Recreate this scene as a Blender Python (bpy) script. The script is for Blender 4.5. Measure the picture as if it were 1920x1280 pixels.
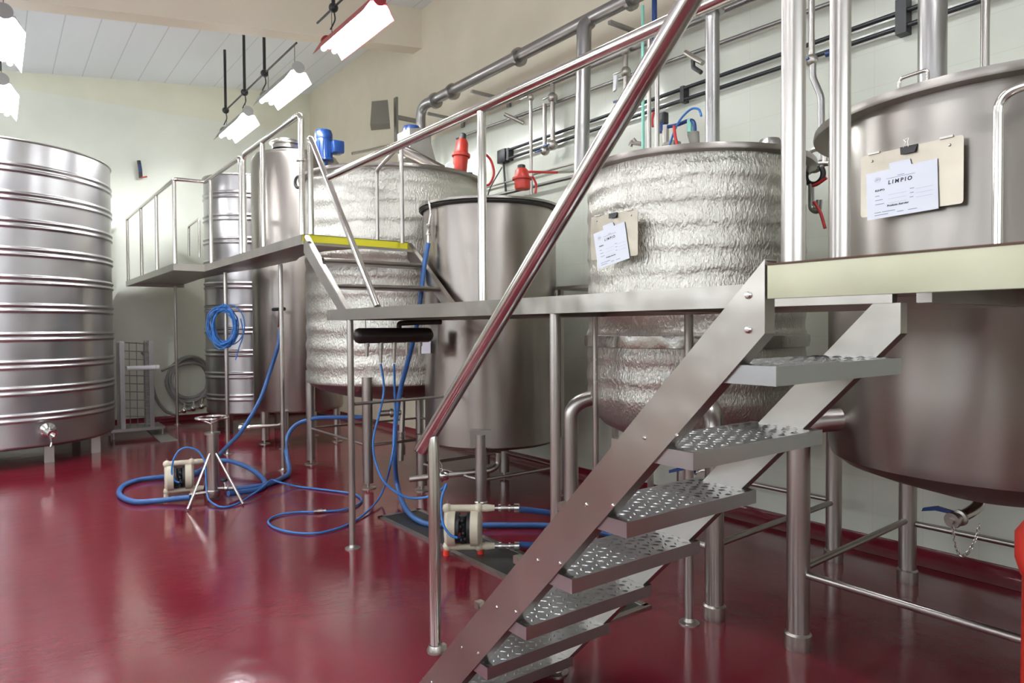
import bpy, bmesh, math, random
from mathutils import Vector, Matrix, noise
random.seed(7)
for o in list(bpy.data.objects): bpy.data.objects.remove(o)
SC = bpy.context.scene
COL = SC.collection
PI = math.pi
V = Vector

# ------------------------------------------------------------------ camera
CF = V((0.60344241, 0.79713629, -0.02076056)).normalized()
CR = V((0.79721022, -0.60366706, -0.00647691)).normalized()
CD = CF.cross(CR)
FPX = 1281.94
CAM = V((0, 0, 1.584))
cam = bpy.data.cameras.new('camera'); co = bpy.data.objects.new('camera', cam); COL.objects.link(co)
cam.sensor_width = 36; cam.lens = FPX * 36 / 1920; cam.clip_start = 0.05
m = Matrix((CR, -CD, -CF)).transposed().to_4x4(); m.translation = CAM
co.matrix_world = m
cam.dof.use_dof = True; cam.dof.focus_distance = 2.9; cam.dof.aperture_fstop = 5.6
SC.camera = co
SC.view_settings.view_transform = 'Standard'; SC.view_settings.look = 'None'
SC.view_settings.exposure = 0.16; SC.view_settings.gamma = 1
SC.view_settings.use_curve_mapping = False

def A(u, v, ax, val):
    """world point seen at photo position u,v on the plane ax = val"""
    d = CF + CR * ((u - 960) / FPX) + CD * ((v - 640) / FPX)
    k = 'XYZ'.index(ax)
    return CAM + d * ((val - CAM[k]) / d[k])

# ------------------------------------------------------------------ world
w = bpy.data.worlds.new('world'); SC.world = w; w.use_nodes = True
w.node_tree.nodes['Background'].inputs[0].default_value = (.85, .92, 1, 1)
w.node_tree.nodes['Background'].inputs[1].default_value = 1.0

# lamp positions in the hall: two rows seen, two rows behind the photographer's back
LAMP_Z = 4.45
def lz(x): return 4.62 if x > 2 else 4.45
LAMPS = [(2.9, 5.85, 'red'), (2.9, 7.95, 'grey'), (2.9, 9.95, 'grey'), (0.12, 7.75, 'grey'), (0.12, 9.85, 'grey')]
LAMPS_BACK = [(2.9, 2.6, 'grey'), (0.12, 4.2, 'grey'), (0.12, 1.6, 'grey'), (2.4, -0.2, 'grey'), (-2.6, 5.6, 'grey'), (-2.6, 8.6, 'grey'), (-2.6, 2.4, 'grey'), (-2.6, -.6, 'grey')]
def area(name, loc, rot, sx, sy, e, col=(1, 1, 1), spread=PI):
    l = bpy.data.lights.new(name, 'AREA'); l.shape = 'RECTANGLE'; l.size = sx; l.size_y = sy
    l.energy = e; l.color = col; l.spread = spread
    o = bpy.data.objects.new(name, l); COL.objects.link(o); o.location = loc; o.rotation_euler = rot
    return o
# added lights at the unseen windows, tilted up to brighten the ceiling
area('window_daylight', (-4.7, 4.2, 3.0), (0, math.radians(-104), 0), 1.7, 11, 150, (.86, .93, 1.0))
area('window_daylight', (-.4, -3.7, 3.0), (math.radians(104), 0, 0), 7, 1.7, 90, (.9, .95, 1.0))

# ------------------------------------------------------------------ materials
def newmat(name):
    m = bpy.data.materials.new(name); m.use_nodes = True
    return m, m.node_tree, m.node_tree.nodes['Principled BSDF']
def N(nt, t, **k):
    n = nt.nodes.new(t)
    for a, b in k.items(): setattr(n, a, b)
    return n
def plain(name, col, rough=.5, metal=0, emit=None, es=1, coat=0, spec=None):
    m, nt, b = newmat(name)
    b.inputs['Base Color'].default_value = (*col, 1); b.inputs['Roughness'].default_value = rough
    b.inputs['Metallic'].default_value = metal
    if coat: b.inputs['Coat Weight'].default_value = coat
    if emit:
        b.inputs['Emission Color'].default_value = (*emit, 1); b.inputs['Emission Strength'].default_value = es
    # faint grain so no surface is perfectly even
    tc = N(nt, 'ShaderNodeTexCoord'); nz = N(nt, 'ShaderNodeTexNoise'); nz.inputs['Scale'].default_value = 35
    bp = N(nt, 'ShaderNodeBump'); bp.inputs['Strength'].default_value = .03
    nt.links.new(tc.outputs['Object'], nz.inputs['Vector']); nt.links.new(nz.outputs['Fac'], bp.inputs['Height'])
    nt.links.new(bp.outputs['Normal'], b.inputs['Normal'])
    return m
def steel(name, c1, c2, rlo=.18, rhi=.36, grain=(22, 22, .5), bump=0, dent=.0, dscale=3, patch=3.0, aniso=0):
    """brushed stainless steel: streaky roughness, patchy tone, optional dents"""
    m, nt, b = newmat(name); L = nt.links.new
    b.inputs['Metallic'].default_value = 1
    if aniso:
        tg = N(nt, 'ShaderNodeTangent', direction_type='RADIAL', axis='Z'); L(tg.outputs[0], b.inputs['Tangent'])
        b.inputs['Anisotropic'].default_value = aniso; b.inputs['Anisotropic Rotation'].default_value = .25
    tc = N(nt, 'ShaderNodeTexCoord')
    mp = N(nt, 'ShaderNodeMapping'); mp.inputs['Scale'].default_value = grain; L(tc.outputs['Object'], mp.inputs['Vector'])
    n1 = N(nt, 'ShaderNodeTexNoise'); n1.inputs['Scale'].default_value = 1; n1.inputs['Detail'].default_value = 1
    L(mp.outputs[0], n1.inputs['Vector'])
    n2 = N(nt, 'ShaderNodeTexNoise'); n2.inputs['Scale'].default_value = patch; n2.inputs['Detail'].default_value = 0
    L(tc.outputs['Object'], n2.inputs['Vector'])
    r = N(nt, 'ShaderNodeMapRange'); r.inputs['From Min'].default_value = .1; r.inputs['From Max'].default_value = .9
    r.inputs['To Min'].default_value = rlo; r.inputs['To Max'].default_value = rhi
    mx = N(nt, 'ShaderNodeMix', data_type='FLOAT'); mx.inputs['Factor'].default_value = .8
    L(n1.outputs['Fac'], mx.inputs['A']); L(n2.outputs['Fac'], mx.inputs['B'])
    L(mx.outputs['Result'], r.inputs['Value']); L(r.outputs[0], b.inputs['Roughness'])
    cr = N(nt, 'ShaderNodeMix', data_type='RGBA'); cr.inputs['A'].default_value = (*c1, 1); cr.inputs['B'].default_value = (*c2, 1)
    mr = N(nt, 'ShaderNodeMapRange'); mr.inputs['From Min'].default_value = .15; mr.inputs['From Max'].default_value = .85
    L(n2.outputs['Fac'], mr.inputs['Value']); L(mr.outputs[0], cr.inputs['Factor']); L(cr.outputs['Result'], b.inputs['Base Color'])
    bp = N(nt, 'ShaderNodeBump'); bp.inputs['Strength'].default_value = bump; bp.inputs['Distance'].default_value = .004
    if bump: L(n1.outputs['Fac'], bp.inputs['Height'])
    if dent:
        n3 = N(nt, 'ShaderNodeTexNoise'); n3.inputs['Scale'].default_value = dscale; n3.inputs['Detail'].default_value = 1
        L(tc.outputs['Object'], n3.inputs['Vector'])
        b2 = N(nt, 'ShaderNodeBump'); b2.inputs['Strength'].default_value = dent; b2.inputs['Distance'].default_value = .03
        L(n3.outputs['Fac'], b2.inputs['Height']); L(bp.outputs['Normal'], b2.inputs['Normal']); L(b2.outputs['Normal'], b.inputs['Normal'])
    else: L(bp.outputs['Normal'], b.inputs['Normal'])
    return m
M = {}
M['steel'] = steel('brushed_steel', (.30, .275, .25), (.37, .34, .31), 0.28, 0.38, bump=0, dent=.03, dscale=2.5, aniso=.75)
M['steel_dark'] = steel('dull_tank_steel', (.29, .26, .235), (.37, .335, .305), 0.28, 0.38, bump=0, dent=.04, dscale=2, aniso=.75)
M['steel_ribbed'] = steel('ribbed_tank_steel', (.40, .39, .40), (.48, .47, .47), 0.28, 0.38, bump=0, dent=.05, dscale=1.6, aniso=.5)
M['tube'] = steel('polished_tube', (.60, .57, .53), (.68, .65, .61), .13, .22, grain=(6, 6, 6), bump=.01)
M['tube_satin'] = steel('satin_tube', (.44, .41, .38), (.52, .49, .46), 0.28, 0.38, grain=(8, 8, 8), bump=.02)
M['sheet'] = steel('scuffed_sheet', (.37, .35, .315), (.46, .43, .385), 0.28, 0.38, grain=(3, 3, 3), bump=0, dent=.2, dscale=6)
M['zinc'] = steel('yellowed_sheet', (.28, .265, .185), (.40, .385, .285), 0.29, 0.42, grain=(5, 5, 5), bump=0, dent=.3, dscale=4, patch=7)  # yellow reflection put into the base colour as random patches
M['plate'] = steel('tread_plate', (.40, .41, .42), (.50, .51, .51), 0.28, 0.36, grain=(9, 9, 9), bump=.02)
M['duct'] = steel('duct_steel', (.33, .32, .31), (.40, .39, .38), 0.29, 0.4, grain=(5, 5, 5))
M['cast'] = steel('cast_fitting', (.45, .42, .38), (.55, .52, .47), 0.3, 0.45, grain=(20, 20, 20), bump=.1)
M['chrome'] = steel('chromed_fitting', (.75, .74, .72), (.8, .79, .77), .08, .15, grain=(9, 9, 9), bump=.0)
M['black'] = plain('black_plastic', (.018, .018, .02), .42)
M['black_rubber'] = plain('black_rubber', (.03, .027, .025), .6)
M['blackpipe'] = plain('black_painted_pipe', (.02, .022, .025), .35)
M['manifold'] = plain('dark_brown_enamel', (.035, .026, .024), .35)
M['greybox'] = plain('grey_enamel', (.23, .22, .19), .5)
M['lampgrey'] = plain('lamp_housing_grey', (.30, .30, .28), .45)
M['lampred'] = plain('lamp_housing_red', (.35, .03, .04), .4)
M['blue'] = plain('blue_hose', (.03, .105, .30), .38)
M['blue_light'] = plain('blue_air_line', (.03, .17, .50), .35)
M['bluepaint'] = plain('blue_enamel', (.008, .042, .18), .3, coat=.3)
M['teal'] = plain('pale_teal_tube', (.30, .68, .55), .35)
M['red'] = plain('red_enamel', (.42, .028, .014), .38)
M['redplastic'] = plain('red_plastic', (.70, .045, .025), .4)
M['redhose'] = plain('red_hose', (.55, .03, .03), .4)
M['greyhose'] = plain('grey_hose', (.28, .27, .26), .5)
M['ivory'] = plain('ivory_plastic', (.66, .60, .46), .42)
M['yellow'] = plain('yellow_tape', (.72, .66, .03), .5)
M['paper'] = plain('white_paper', (.74, .76, .84), .6)
M['ink'] = plain('printed_ink', (.03, .03, .04), .7)
M['inkgrey'] = plain('faded_ink', (.30, .31, .38), .7)
M['gauge'] = plain('gauge_face', (.75, .78, .78), .3)
M['green'] = plain('green_sticker', (.05, .40, .20), .4)
M['tubeglow'] = plain('fluorescent_tube', (.9, .9, .9), .4, emit=(.93, .97, 1), es=125)
M['glow'] = plain('white_lamp_reflector', (.9, .9, .9), .4)
M['tubedim'] = plain('older_fluorescent_tube', (.9, .9, .9), .4, emit=(.95, .97, 1), es=50)  # output lowered so the near steel is not overlit
M['tubenew'] = plain('newer_fluorescent_tube', (.9, .9, .9), .4, emit=(.93, .97, 1), es=300)  # output raised at the far end to brighten the far wall
M['pane'] = plain('window_daylight_pane', (.8, .85, .9), .2, emit=(.86, .93, 1), es=1.6)  # glowing panes of unseen windows, added for light and streaks on steel
M['winframe'] = plain('white_window_frame', (.7, .7, .68), .4)
M['ceil'] = None

def wall_mat(name, low, high, zsplit, tiles):
    m, nt, b = newmat(name); L = nt.links.new
    tc = N(nt, 'ShaderNodeTexCoord'); sp = N(nt, 'ShaderNodeSeparateXYZ'); L(tc.outputs['Object'], sp.inputs[0])
    gt = N(nt, 'ShaderNodeMath', operation='GREATER_THAN'); gt.inputs[1].default_value = zsplit; L(sp.outputs['Z'], gt.inputs[0])
    if tiles:
        gy = N(nt, 'ShaderNodeMath', operation='GREATER_THAN'); gy.inputs[1].default_value = 8.9; L(sp.outputs['Y'], gy.inputs[0])
        g0 = gt; gt = N(nt, 'ShaderNodeMath', operation='MAXIMUM'); L(g0.outputs[0], gt.inputs[0]); L(gy.outputs[0], gt.inputs[1])
    mx = N(nt, 'ShaderNodeMix', data_type='RGBA'); mx.inputs['A'].default_value = (*low, 1); mx.inputs['B'].default_value = (*high, 1)
    L(gt.outputs[0], mx.inputs['Factor'])
    nz = N(nt, 'ShaderNodeTexNoise'); nz.inputs['Scale'].default_value = 1.3; nz.inputs['Detail'].default_value = 4; L(tc.outputs['Object'], nz.inputs['Vector'])
    hv = N(nt, 'ShaderNodeMix', data_type='RGBA', blend_type='MULTIPLY'); hv.inputs['Factor'].default_value = .25
    L(mx.outputs['Result'], hv.inputs['A']); L(nz.outputs['Fac'], hv.inputs['B'])
    col = hv.outputs['Result']
    rr = N(nt, 'ShaderNodeMapRange'); rr.inputs['To Min'].default_value = .16 if tiles else .5; rr.inputs['To Max'].default_value = .6; L(gt.outputs[0], rr.inputs['Value'])
    L(rr.outputs[0], b.inputs['Roughness'])
    if tiles:
        cx = N(nt, 'ShaderNodeCombineXYZ'); L(sp.outputs['Y'], cx.inputs['X']); L(sp.outputs['Z'], cx.inputs['Y'])
        br = N(nt, 'ShaderNodeTexBrick'); br.offset = 0; br.inputs['Scale'].default_value = 1
        br.inputs['Color1'].default_value = (1, 1, 1, 1); br.inputs['Color2'].default_value = (.985, .985, .975, 1)
        br.inputs['Mortar'].default_value = (.92, .91, .87, 1); br.inputs['Mortar Size'].default_value = .0025
        br.inputs['Brick Width'].default_value = .33; br.inputs['Row Height'].default_value = .25; br.inputs['Mortar Smooth'].default_value = .1
        L(cx.outputs[0], br.inputs['Vector'])
        m2 = N(nt, 'ShaderNodeMix', data_type='RGBA', blend_type='MULTIPLY')
        inv = N(nt, 'ShaderNodeMath', operation='SUBTRACT'); inv.inputs[0].default_value = 1; L(gt.outputs[0], inv.inputs[1])
        L(inv.outputs[0], m2.inputs['Factor']); L(col, m2.inputs['A']); L(br.outputs['Color'], m2.inputs['B']); col = m2.outputs['Result']
        bp = N(nt, 'ShaderNodeBump'); bp.inputs['Strength'].default_value = .12; bp.inputs['Distance'].default_value = .01
        n4 = N(nt, 'ShaderNodeTexNoise'); n4.inputs['Scale'].default_value = 3.5; L(tc.outputs['Object'], n4.inputs['Vector'])
        L(n4.outputs['Fac'], bp.inputs['Height']); L(bp.outputs['Normal'], b.inputs['Normal'])
    L(col, b.inputs['Base Color'])
    return m
M['wall_tile'] = wall_mat('tiled_wall', (.80, .82, .71), (.86, .79, .62), 4.22, True)
M['wall_paint'] = wall_mat('painted_wall', (.84, .86, .75), (.84, .83, .67), 5.3, False)

m, nt, b = newmat('white_ceiling_boards'); L = nt.links.new
tc = N(nt, 'ShaderNodeTexCoord'); sp = N(nt, 'ShaderNodeSeparateXYZ'); L(tc.outputs['Object'], sp.inputs[0])
fr = N(nt, 'ShaderNodeMath', operation='PINGPONG'); fr.inputs[1].default_value = .2; L(sp.outputs['X'], fr.inputs[0])
lt = N(nt, 'ShaderNodeMath', operation='LESS_THAN'); lt.inputs[1].default_value = .006; L(fr.outputs[0], lt.inputs[0])
mx = N(nt, 'ShaderNodeMix', data_type='RGBA'); mx.inputs['A'].default_value = (.84, .87, .90, 1); mx.inputs['B'].default_value = (.62, .64, .66, 1)
L(lt.outputs[0], mx.inputs['Factor']); L(mx.outputs['Result'], b.inputs['Base Color']); b.inputs['Roughness'].default_value = .6
M['ceil'] = m

m, nt, b = newmat('red_epoxy_floor'); L = nt.links.new
tc = N(nt, 'ShaderNodeTexCoord')
n1 = N(nt, 'ShaderNodeTexNoise'); n1.inputs['Scale'].default_value = 1.1; n1.inputs['Detail'].default_value = 5; L(tc.outputs['Object'], n1.inputs['Vector'])
n2 = N(nt, 'ShaderNodeTexNoise'); n2.inputs['Scale'].default_value = 160; n2.inputs['Detail'].default_value = 2; L(tc.outputs['Object'], n2.inputs['Vector'])
n3 = N(nt, 'ShaderNodeTexNoise'); n3.inputs['Scale'].default_value = 5; n3.inputs['Detail'].default_value = 3; L(tc.outputs['Object'], n3.inputs['Vector'])
mx = N(nt, 'ShaderNodeMix', data_type='RGBA'); mx.inputs['A'].default_value = (.118, .008, .016, 1); mx.inputs['B'].default_value = (.168, .014, .026, 1)
L(n1.outputs['Fac'], mx.inputs['Factor']); L(mx.outputs['Result'], b.inputs['Base Color'])
rr = N(nt, 'ShaderNodeMapRange'); rr.inputs['From Min'].default_value = .3; rr.inputs['From Max'].default_value = .7
rr.inputs['To Min'].default_value = .07; rr.inputs['To Max'].default_value = .17; L(n1.outputs['Fac'], rr.inputs['Value']); L(rr.outputs[0], b.inputs['Roughness'])
b1 = N(nt, 'ShaderNodeBump'); b1.inputs['Strength'].default_value = .10; b1.inputs['Distance'].default_value = .002; L(n2.outputs['Fac'], b1.inputs['Height'])
b2 = N(nt, 'ShaderNodeBump'); b2.inputs['Strength'].default_value = .10; b2.inputs['Distance'].default_value = .02; L(n3.outputs['Fac'], b2.inputs['Height'])
L(b1.outputs['Normal'], b2.inputs['Normal']); L(b2.outputs['Normal'], b.inputs['Normal'])
b.inputs['IOR'].default_value = 1.48
M['floor'] = m

def foil_mat(name, c, rough, st):
    m, nt, b = newmat(name); L = nt.links.new
    b.inputs['Metallic'].default_value = .85
    tc = N(nt, 'ShaderNodeTexCoord')
    mp = N(nt, 'ShaderNodeMapping'); mp.inputs['Scale'].default_value = (1, 1, .55); L(tc.outputs['Object'], mp.inputs['Vector'])
    vo = N(nt, 'ShaderNodeTexVoronoi'); vo.inputs['Scale'].default_value = 62; L(mp.outputs[0], vo.inputs['Vector'])
    n1 = N(nt, 'ShaderNodeTexNoise'); n1.inputs['Scale'].default_value = 75; n1.inputs['Detail'].default_value = 6; n1.inputs['Distortion'].default_value = 1.2; L(mp.outputs[0], n1.inputs['Vector'])
    b1 = N(nt, 'ShaderNodeBump'); b1.inputs['Strength'].default_value = st; b1.inputs['Distance'].default_value = .009; L(n1.outputs['Fac'], b1.inputs['Height'])
    b2 = N(nt, 'ShaderNodeBump'); b2.inputs['Strength'].default_value = st * .8; b2.inputs['Distance'].default_value = .006; L(vo.outputs['Distance'], b2.inputs['Height'])
    L(b1.outputs['Normal'], b2.inputs['Normal']); L(b2.outputs['Normal'], b.inputs['Normal'])
    n2 = N(nt, 'ShaderNodeTexNoise'); n2.inputs['Scale'].default_value = 4; n2.inputs['Detail'].default_value = 5; L(tc.outputs['Object'], n2.inputs['Vector'])
    mx = N(nt, 'ShaderNodeMix', data_type='RGBA'); mx.inputs['A'].default_value = (c[0] * .82, c[1] * .82, c[2] * .80, 1); mx.inputs['B'].default_value = (*c, 1)
    L(n2.outputs['Fac'], mx.inputs['Factor']); L(mx.outputs['Result'], b.inputs['Base Color']); b.inputs['Roughness'].default_value = rough
    return m
M['foil'] = foil_mat('crinkled_foil', (.67, .65, .59), .30, .65)
M['foiltape'] = foil_mat('smooth_foil_tape', (.62, .60, .57), .15, .12)

# ------------------------------------------------------------------ mesh builder
def vv(p): return p if isinstance(p, Vector) else V(p)
class MB:
    def __init__(s): s.bm = bmesh.new()
    def box(s, c, size, rot=None, bev=0):
        r = bmesh.ops.create_cube(s.bm, size=1); vs = r['verts']
        mt = Matrix.Translation(vv(c)) @ (rot.to_4x4() if rot else Matrix.Identity(4)) @ Matrix.Diagonal((*size, 1))
        bmesh.ops.transform(s.bm, matrix=mt, verts=vs)
        if bev:
            es = list({e for v in vs for e in v.link_edges})
            bmesh.ops.bevel(s.bm, geom=es, offset=bev, segments=2, affect='EDGES', profile=.5)
        return s
    def bb(s, a, b, bev=0):
        a, b = vv(a), vv(b); return s.box((a + b) / 2, [abs(b[i] - a[i]) for i in range(3)], None, bev)
    def frame(s, t):
        t = t.normalized(); up = V((0, 0, 1)) if abs(t.z) < .95 else V((1, 0, 0))
        x = up.cross(t).normalized(); return x, t.cross(x)
    def tube(s, pts, r, n=14, cap=True, closed=False):
        pts = [vv(p) for p in pts]; k = len(pts)
        rs = r if isinstance(r, (list, tuple)) else [r] * k
        rings = []; x = None
        for i, p in enumerate(pts):
            a = pts[(i - 1) % k] if (i > 0 or closed) else None; c = pts[(i + 1) % k] if (i < k - 1 or closed) else None
            d1 = (p - a).normalized() if a is not None else None; d2 = (c - p).normalized() if c is not None else None
            if d1 is None: d1 = d2
            if d2 is None: d2 = d1
            t = (d1 + d2)
            t = t.normalized() if t.length > 1e-6 else d1
            if x is None: x, y = s.frame(t)
            else:
                x = (x - t * x.dot(t)); x = x.normalized() if x.length > 1e-6 else s.frame(t)[0]
                y = t.cross(x)
            sc = 1 / max(.5, t.dot(d2))
            # widen along the mitre direction only
            bd = (d2 - d1); 
            ring = []
            for j in range(n):
                an = 2 * PI * j / n; o = x * math.cos(an) + y * math.sin(an)
                if bd.length > 1e-4:
                    bn = bd.normalized(); o = o + bn * (o.dot(bn) * (sc - 1))
                ring.append(s.bm.verts.new(p + o * rs[i]))
            rings.append(ring)
        for i in range(k - 1 if not closed else k):
            a, b = rings[i], rings[(i + 1) % k]
            for j in range(n): s.bm.faces.new((a[j], a[(j + 1) % n], b[(j + 1) % n], b[j]))
        if cap and not closed:
            s.bm.faces.new(list(reversed(rings[0]))); s.bm.faces.new(rings[-1])
        return s
    def cyl(s, a, b, r, r2=None, n=20): return s.tube([a, b], [r, r if r2 is None else r2], n)
    def pipe(s, pts, r, fil=.05, n=12):
        return s.tube(fillet(pts, fil), r, n)
    def lathe(s, prof, c=(0, 0, 0), n=64, fn=None):
        c = vv(c); rings = []
        for (r, z) in prof:
            if r < 1e-5: rings.append([s.bm.verts.new(c + V((0, 0, z)))]); continue
            ring = []
            for j in range(n):
                a = 2 * PI * j / n; rr = r + (fn(a, z) if fn else 0)
                ring.append(s.bm.verts.new(c + V((rr * math.cos(a), rr * math.sin(a), z))))
            rings.append(ring)
        for a, b in zip(rings, rings[1:]):
            if len(a) == 1 and len(b) == 1: continue
            for j in range(n):
                q = [a[j % len(a)], a[(j + 1) % len(a)], b[(j + 1) % len(b)], b[j % len(b)]]
                u = []
                for v in q:
                    if v not in u: u.append(v)
                if len(u) > 2: s.bm.faces.new(u)
        return s
    def lathe_ax(s, prof, p, d, n=24):
        """profile (r, t) swept round the axis through p along d"""
        d = vv(d).normalized(); x, y = s.frame(d); b = MB(); b.lathe(prof, n=n)
        mt = Matrix((x, y, d)).transposed().to_4x4(); mt.translation = vv(p)
        me = bpy.data.meshes.new('t'); b.bm.to_mesh(me); me.transform(mt); s.bm.from_mesh(me); bpy.data.meshes.remove(me); b.bm.free()
        return s
    def prism(s, poly, off):
        poly = [vv(p) for p in poly]; off = vv(off)
        a = [s.bm.verts.new(p) for p in poly]; b = [s.bm.verts.new(p + off) for p in poly]; n = len(poly)
        s.bm.faces.new(a); s.bm.faces.new(list(reversed(b)))
        for i in range(n): s.bm.faces.new((a[(i + 1) % n], a[i], b[i], b[(i + 1) % n]))
        return s
    def sphere(s, c, r, sc=(1, 1, 1)):
        q = bmesh.ops.create_uvsphere(s.bm, u_segments=18, v_segments=10, radius=r)
        bmesh.ops.transform(s.bm, matrix=Matrix.Translation(vv(c)) @ Matrix.Diagonal((*sc, 1)), verts=q['verts']); return s
    def torus(s, c, R, r, ax=(0, 0, 1), n=28, m=8, sx=1, sy=1):
        ax = vv(ax).normalized(); x, y = s.frame(ax); c = vv(c)
        return s.tube([c + x * (R * sx * math.cos(2 * PI * i / n)) + y * (R * sy * math.sin(2 * PI * i / n)) for i in range(n)], r, m, closed=True)
    def build(s, name, mat, parent=None, smooth=True, angle=35):
        me = bpy.data.meshes.new(name)
        org = worldof(parent)
        bmesh.ops.recalc_face_normals(s.bm, faces=s.bm.faces)
        if org.length > 0: bmesh.ops.translate(s.bm, verts=s.bm.verts, vec=-org)
        s.bm.to_mesh(me); s.bm.free()
        me.materials.append(mat)
        if smooth:
            for p in me.polygons: p.use_smooth = True
            me.set_sharp_from_angle(angle=math.radians(angle))
        o = bpy.data.objects.new(name, me); COL.objects.link(o)
        if parent: o.parent = parent
        return o
def worldof(o):
    p = V((0, 0, 0))
    while o: p = p + o.location; o = o.parent
    return p
def fillet(pts, r, seg=6):
    pts = [vv(p) for p in pts]; out = [pts[0]]
    for a, p, b in zip(pts, pts[1:], pts[2:]):
        d1 = (a - p); d2 = (b - p); rr = min(r, d1.length * .48, d2.length * .48)
        p1 = p + d1.normalized() * rr; p2 = p + d2.normalized() * rr
        for i in range(seg + 1):
            t = i / seg; out.append(p1 * (1 - t) ** 2 + p * 2 * t * (1 - t) + p2 * t * t)
    out.append(pts[-1]); return out
def spline(pts, seg=8, closed=False):
    pts = [vv(p) for p in pts]; P = [pts[0]] + pts + [pts[-1]] if not closed else [pts[-1]] + pts + pts[:2]
    out = []
    for i in range(1, len(P) - 2):
        p0, p1, p2, p3 = P[i - 1], P[i], P[i + 1], P[i + 2]
        for k in range(seg):
            t = k / seg
            out.append(.5 * ((2 * p1) + (p2 - p0) * t + (2 * p0 - 5 * p1 + 4 * p2 - p3) * t * t + (3 * p1 - p0 - 3 * p2 + p3) * t ** 3))
    if not closed: out.append(pts[-1])
    return out
def tag(o, label, cat, group=None, kind=None):
    o['label'] = label; o['category'] = cat
    if group: o['group'] = group
    if kind: o['kind'] = kind
    return o
def thing(name, loc, label, cat, group=None):
    o = bpy.data.objects.new(name, None); COL.objects.link(o); o.location = vv(loc); o.empty_display_size = .1
    return tag(o, label, cat, group)
def struct(o): o['kind'] = 'structure'; return o
def copy_tree(o, parent=None):
    c = o.copy(); COL.objects.link(c); c.parent = parent
    for ch in list(o.children): copy_tree(ch, c)
    return c

# ------------------------------------------------------------------ the room
WX, WY, LX, NY = 4.95, 13.0, -5.0, -4.0
def cz(x): return 6.13 + .125 * (x - 4.95)
struct(MB().bb((LX, NY, -.12), (WX, WY, 0)).build('floor', M['floor'], smooth=False))
struct(MB().bb((WX, NY, -.12), (WX + .15, WY + .15, 6.4)).build('wall_right', M['wall_tile'], smooth=False))
struct(MB().bb((LX, WY, -.12), (WX, WY + .15, 6.4)).build('wall_far', M['wall_paint'], smooth=False))
# left and near walls; their glowing windows are unseen, added for light
wl = MB(); wl.bb((LX - .15, NY, -.12), (LX, WY, 2.1)); wl.bb((LX - .15, NY, 3.9), (LX, WY, 6.2)); wl.bb((LX - .15, NY, 2.1), (LX, -1.4, 3.9)); wl.bb((LX - .15, 9.8, 2.1), (LX, WY, 3.9))
struct(wl.build('wall_left', M['wall_paint'], smooth=False))
wn = MB(); wn.bb((LX - .15, NY - .15, -.12), (WX + .15, NY, 2.1)); wn.bb((LX - .15, NY - .15, 3.9), (WX + .15, NY, 6.4)); wn.bb((LX - .15, NY - .15, 2.1), (-4, NY, 3.9)); wn.bb((3.2, NY - .15, 2.1), (WX + .15, NY, 3.9))
struct(wn.build('wall_near', M['wall_paint'], smooth=False))
for i, (a, b_) in enumerate([((LX, -1.4), (LX, 9.8)), ((-4, NY), (3.2, NY))]):
    f = MB(); n = 7
    a3, b3 = V((*a, 0)), V((*b_, 0)); d = (b3 - a3)
    for k in range(n + 1):
        p = a3 + d * (k / n); f.bb((p.x - .04, p.y - .04, 2.1), (p.x + .04, p.y + .04, 3.9))
    for z in (2.13, 3.0, 3.87): f.bb((a3.x - .03, a3.y - .03, z - .03), (b3.x + .03, b3.y + .03, z + .03))
    wo = struct(f.build('window_%d' % (i + 1), M['winframe'], smooth=False))
    off = V((-.08, 0, 0)) if i == 0 else V((0, -.08, 0))
    MB().prism([a3 + off + V((0, 0, 2.1)), b3 + off + V((0, 0, 2.1)), b3 + off + V((0, 0, 3.9)), a3 + off + V((0, 0, 3.9))], off * .2).build('pane', M['pane'], wo, smooth=False)
ce = MB(); ce.prism([(LX - .15, NY - .15, cz(LX - .15)), (WX + .15, NY - .15, cz(WX + .15)), (WX + .15, NY - .15, 6.6), (LX - .15, NY - .15, 6.6)], (0, WY - NY + .3, 0))
struct(ce.build('ceiling', M['ceil'], smooth=False))
def bz(x): return 5.58 + .135 * (x - 4.95)
bm_ = MB(); bm_.prism([(LX, 8.62, bz(LX)), (WX, 8.62, bz(WX)), (WX, 8.62, cz(WX)), (LX, 8.62, cz(LX))], (0, .26, 0))
M['beam'] = plain('beam_paint', (.76, .69, .56), .6)
struct(bm_.build('trim_1', M['beam'], smooth=False))
def coving(name, a, b_, inward):
    a, b_, n = vv(a), vv(b_), vv(inward)
    m_ = MB(); prof = [(0, .0), (.14, 0.002), (.075, .012), (.03, .035), (.012, .09), (0, .092)]
    poly = [a + n * q[0] + V((0, 0, q[1])) for q in prof]
    m_.prism(poly, b_ - a); return struct(m_.build(name, M['floor'], angle=60))
coving('baseboard_right', (WX, NY, 0), (WX, WY, 0), (-1, 0, 0))
coving('baseboard_far', (LX, WY, 0), (WX, WY, 0), (0, -1, 0))

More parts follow.
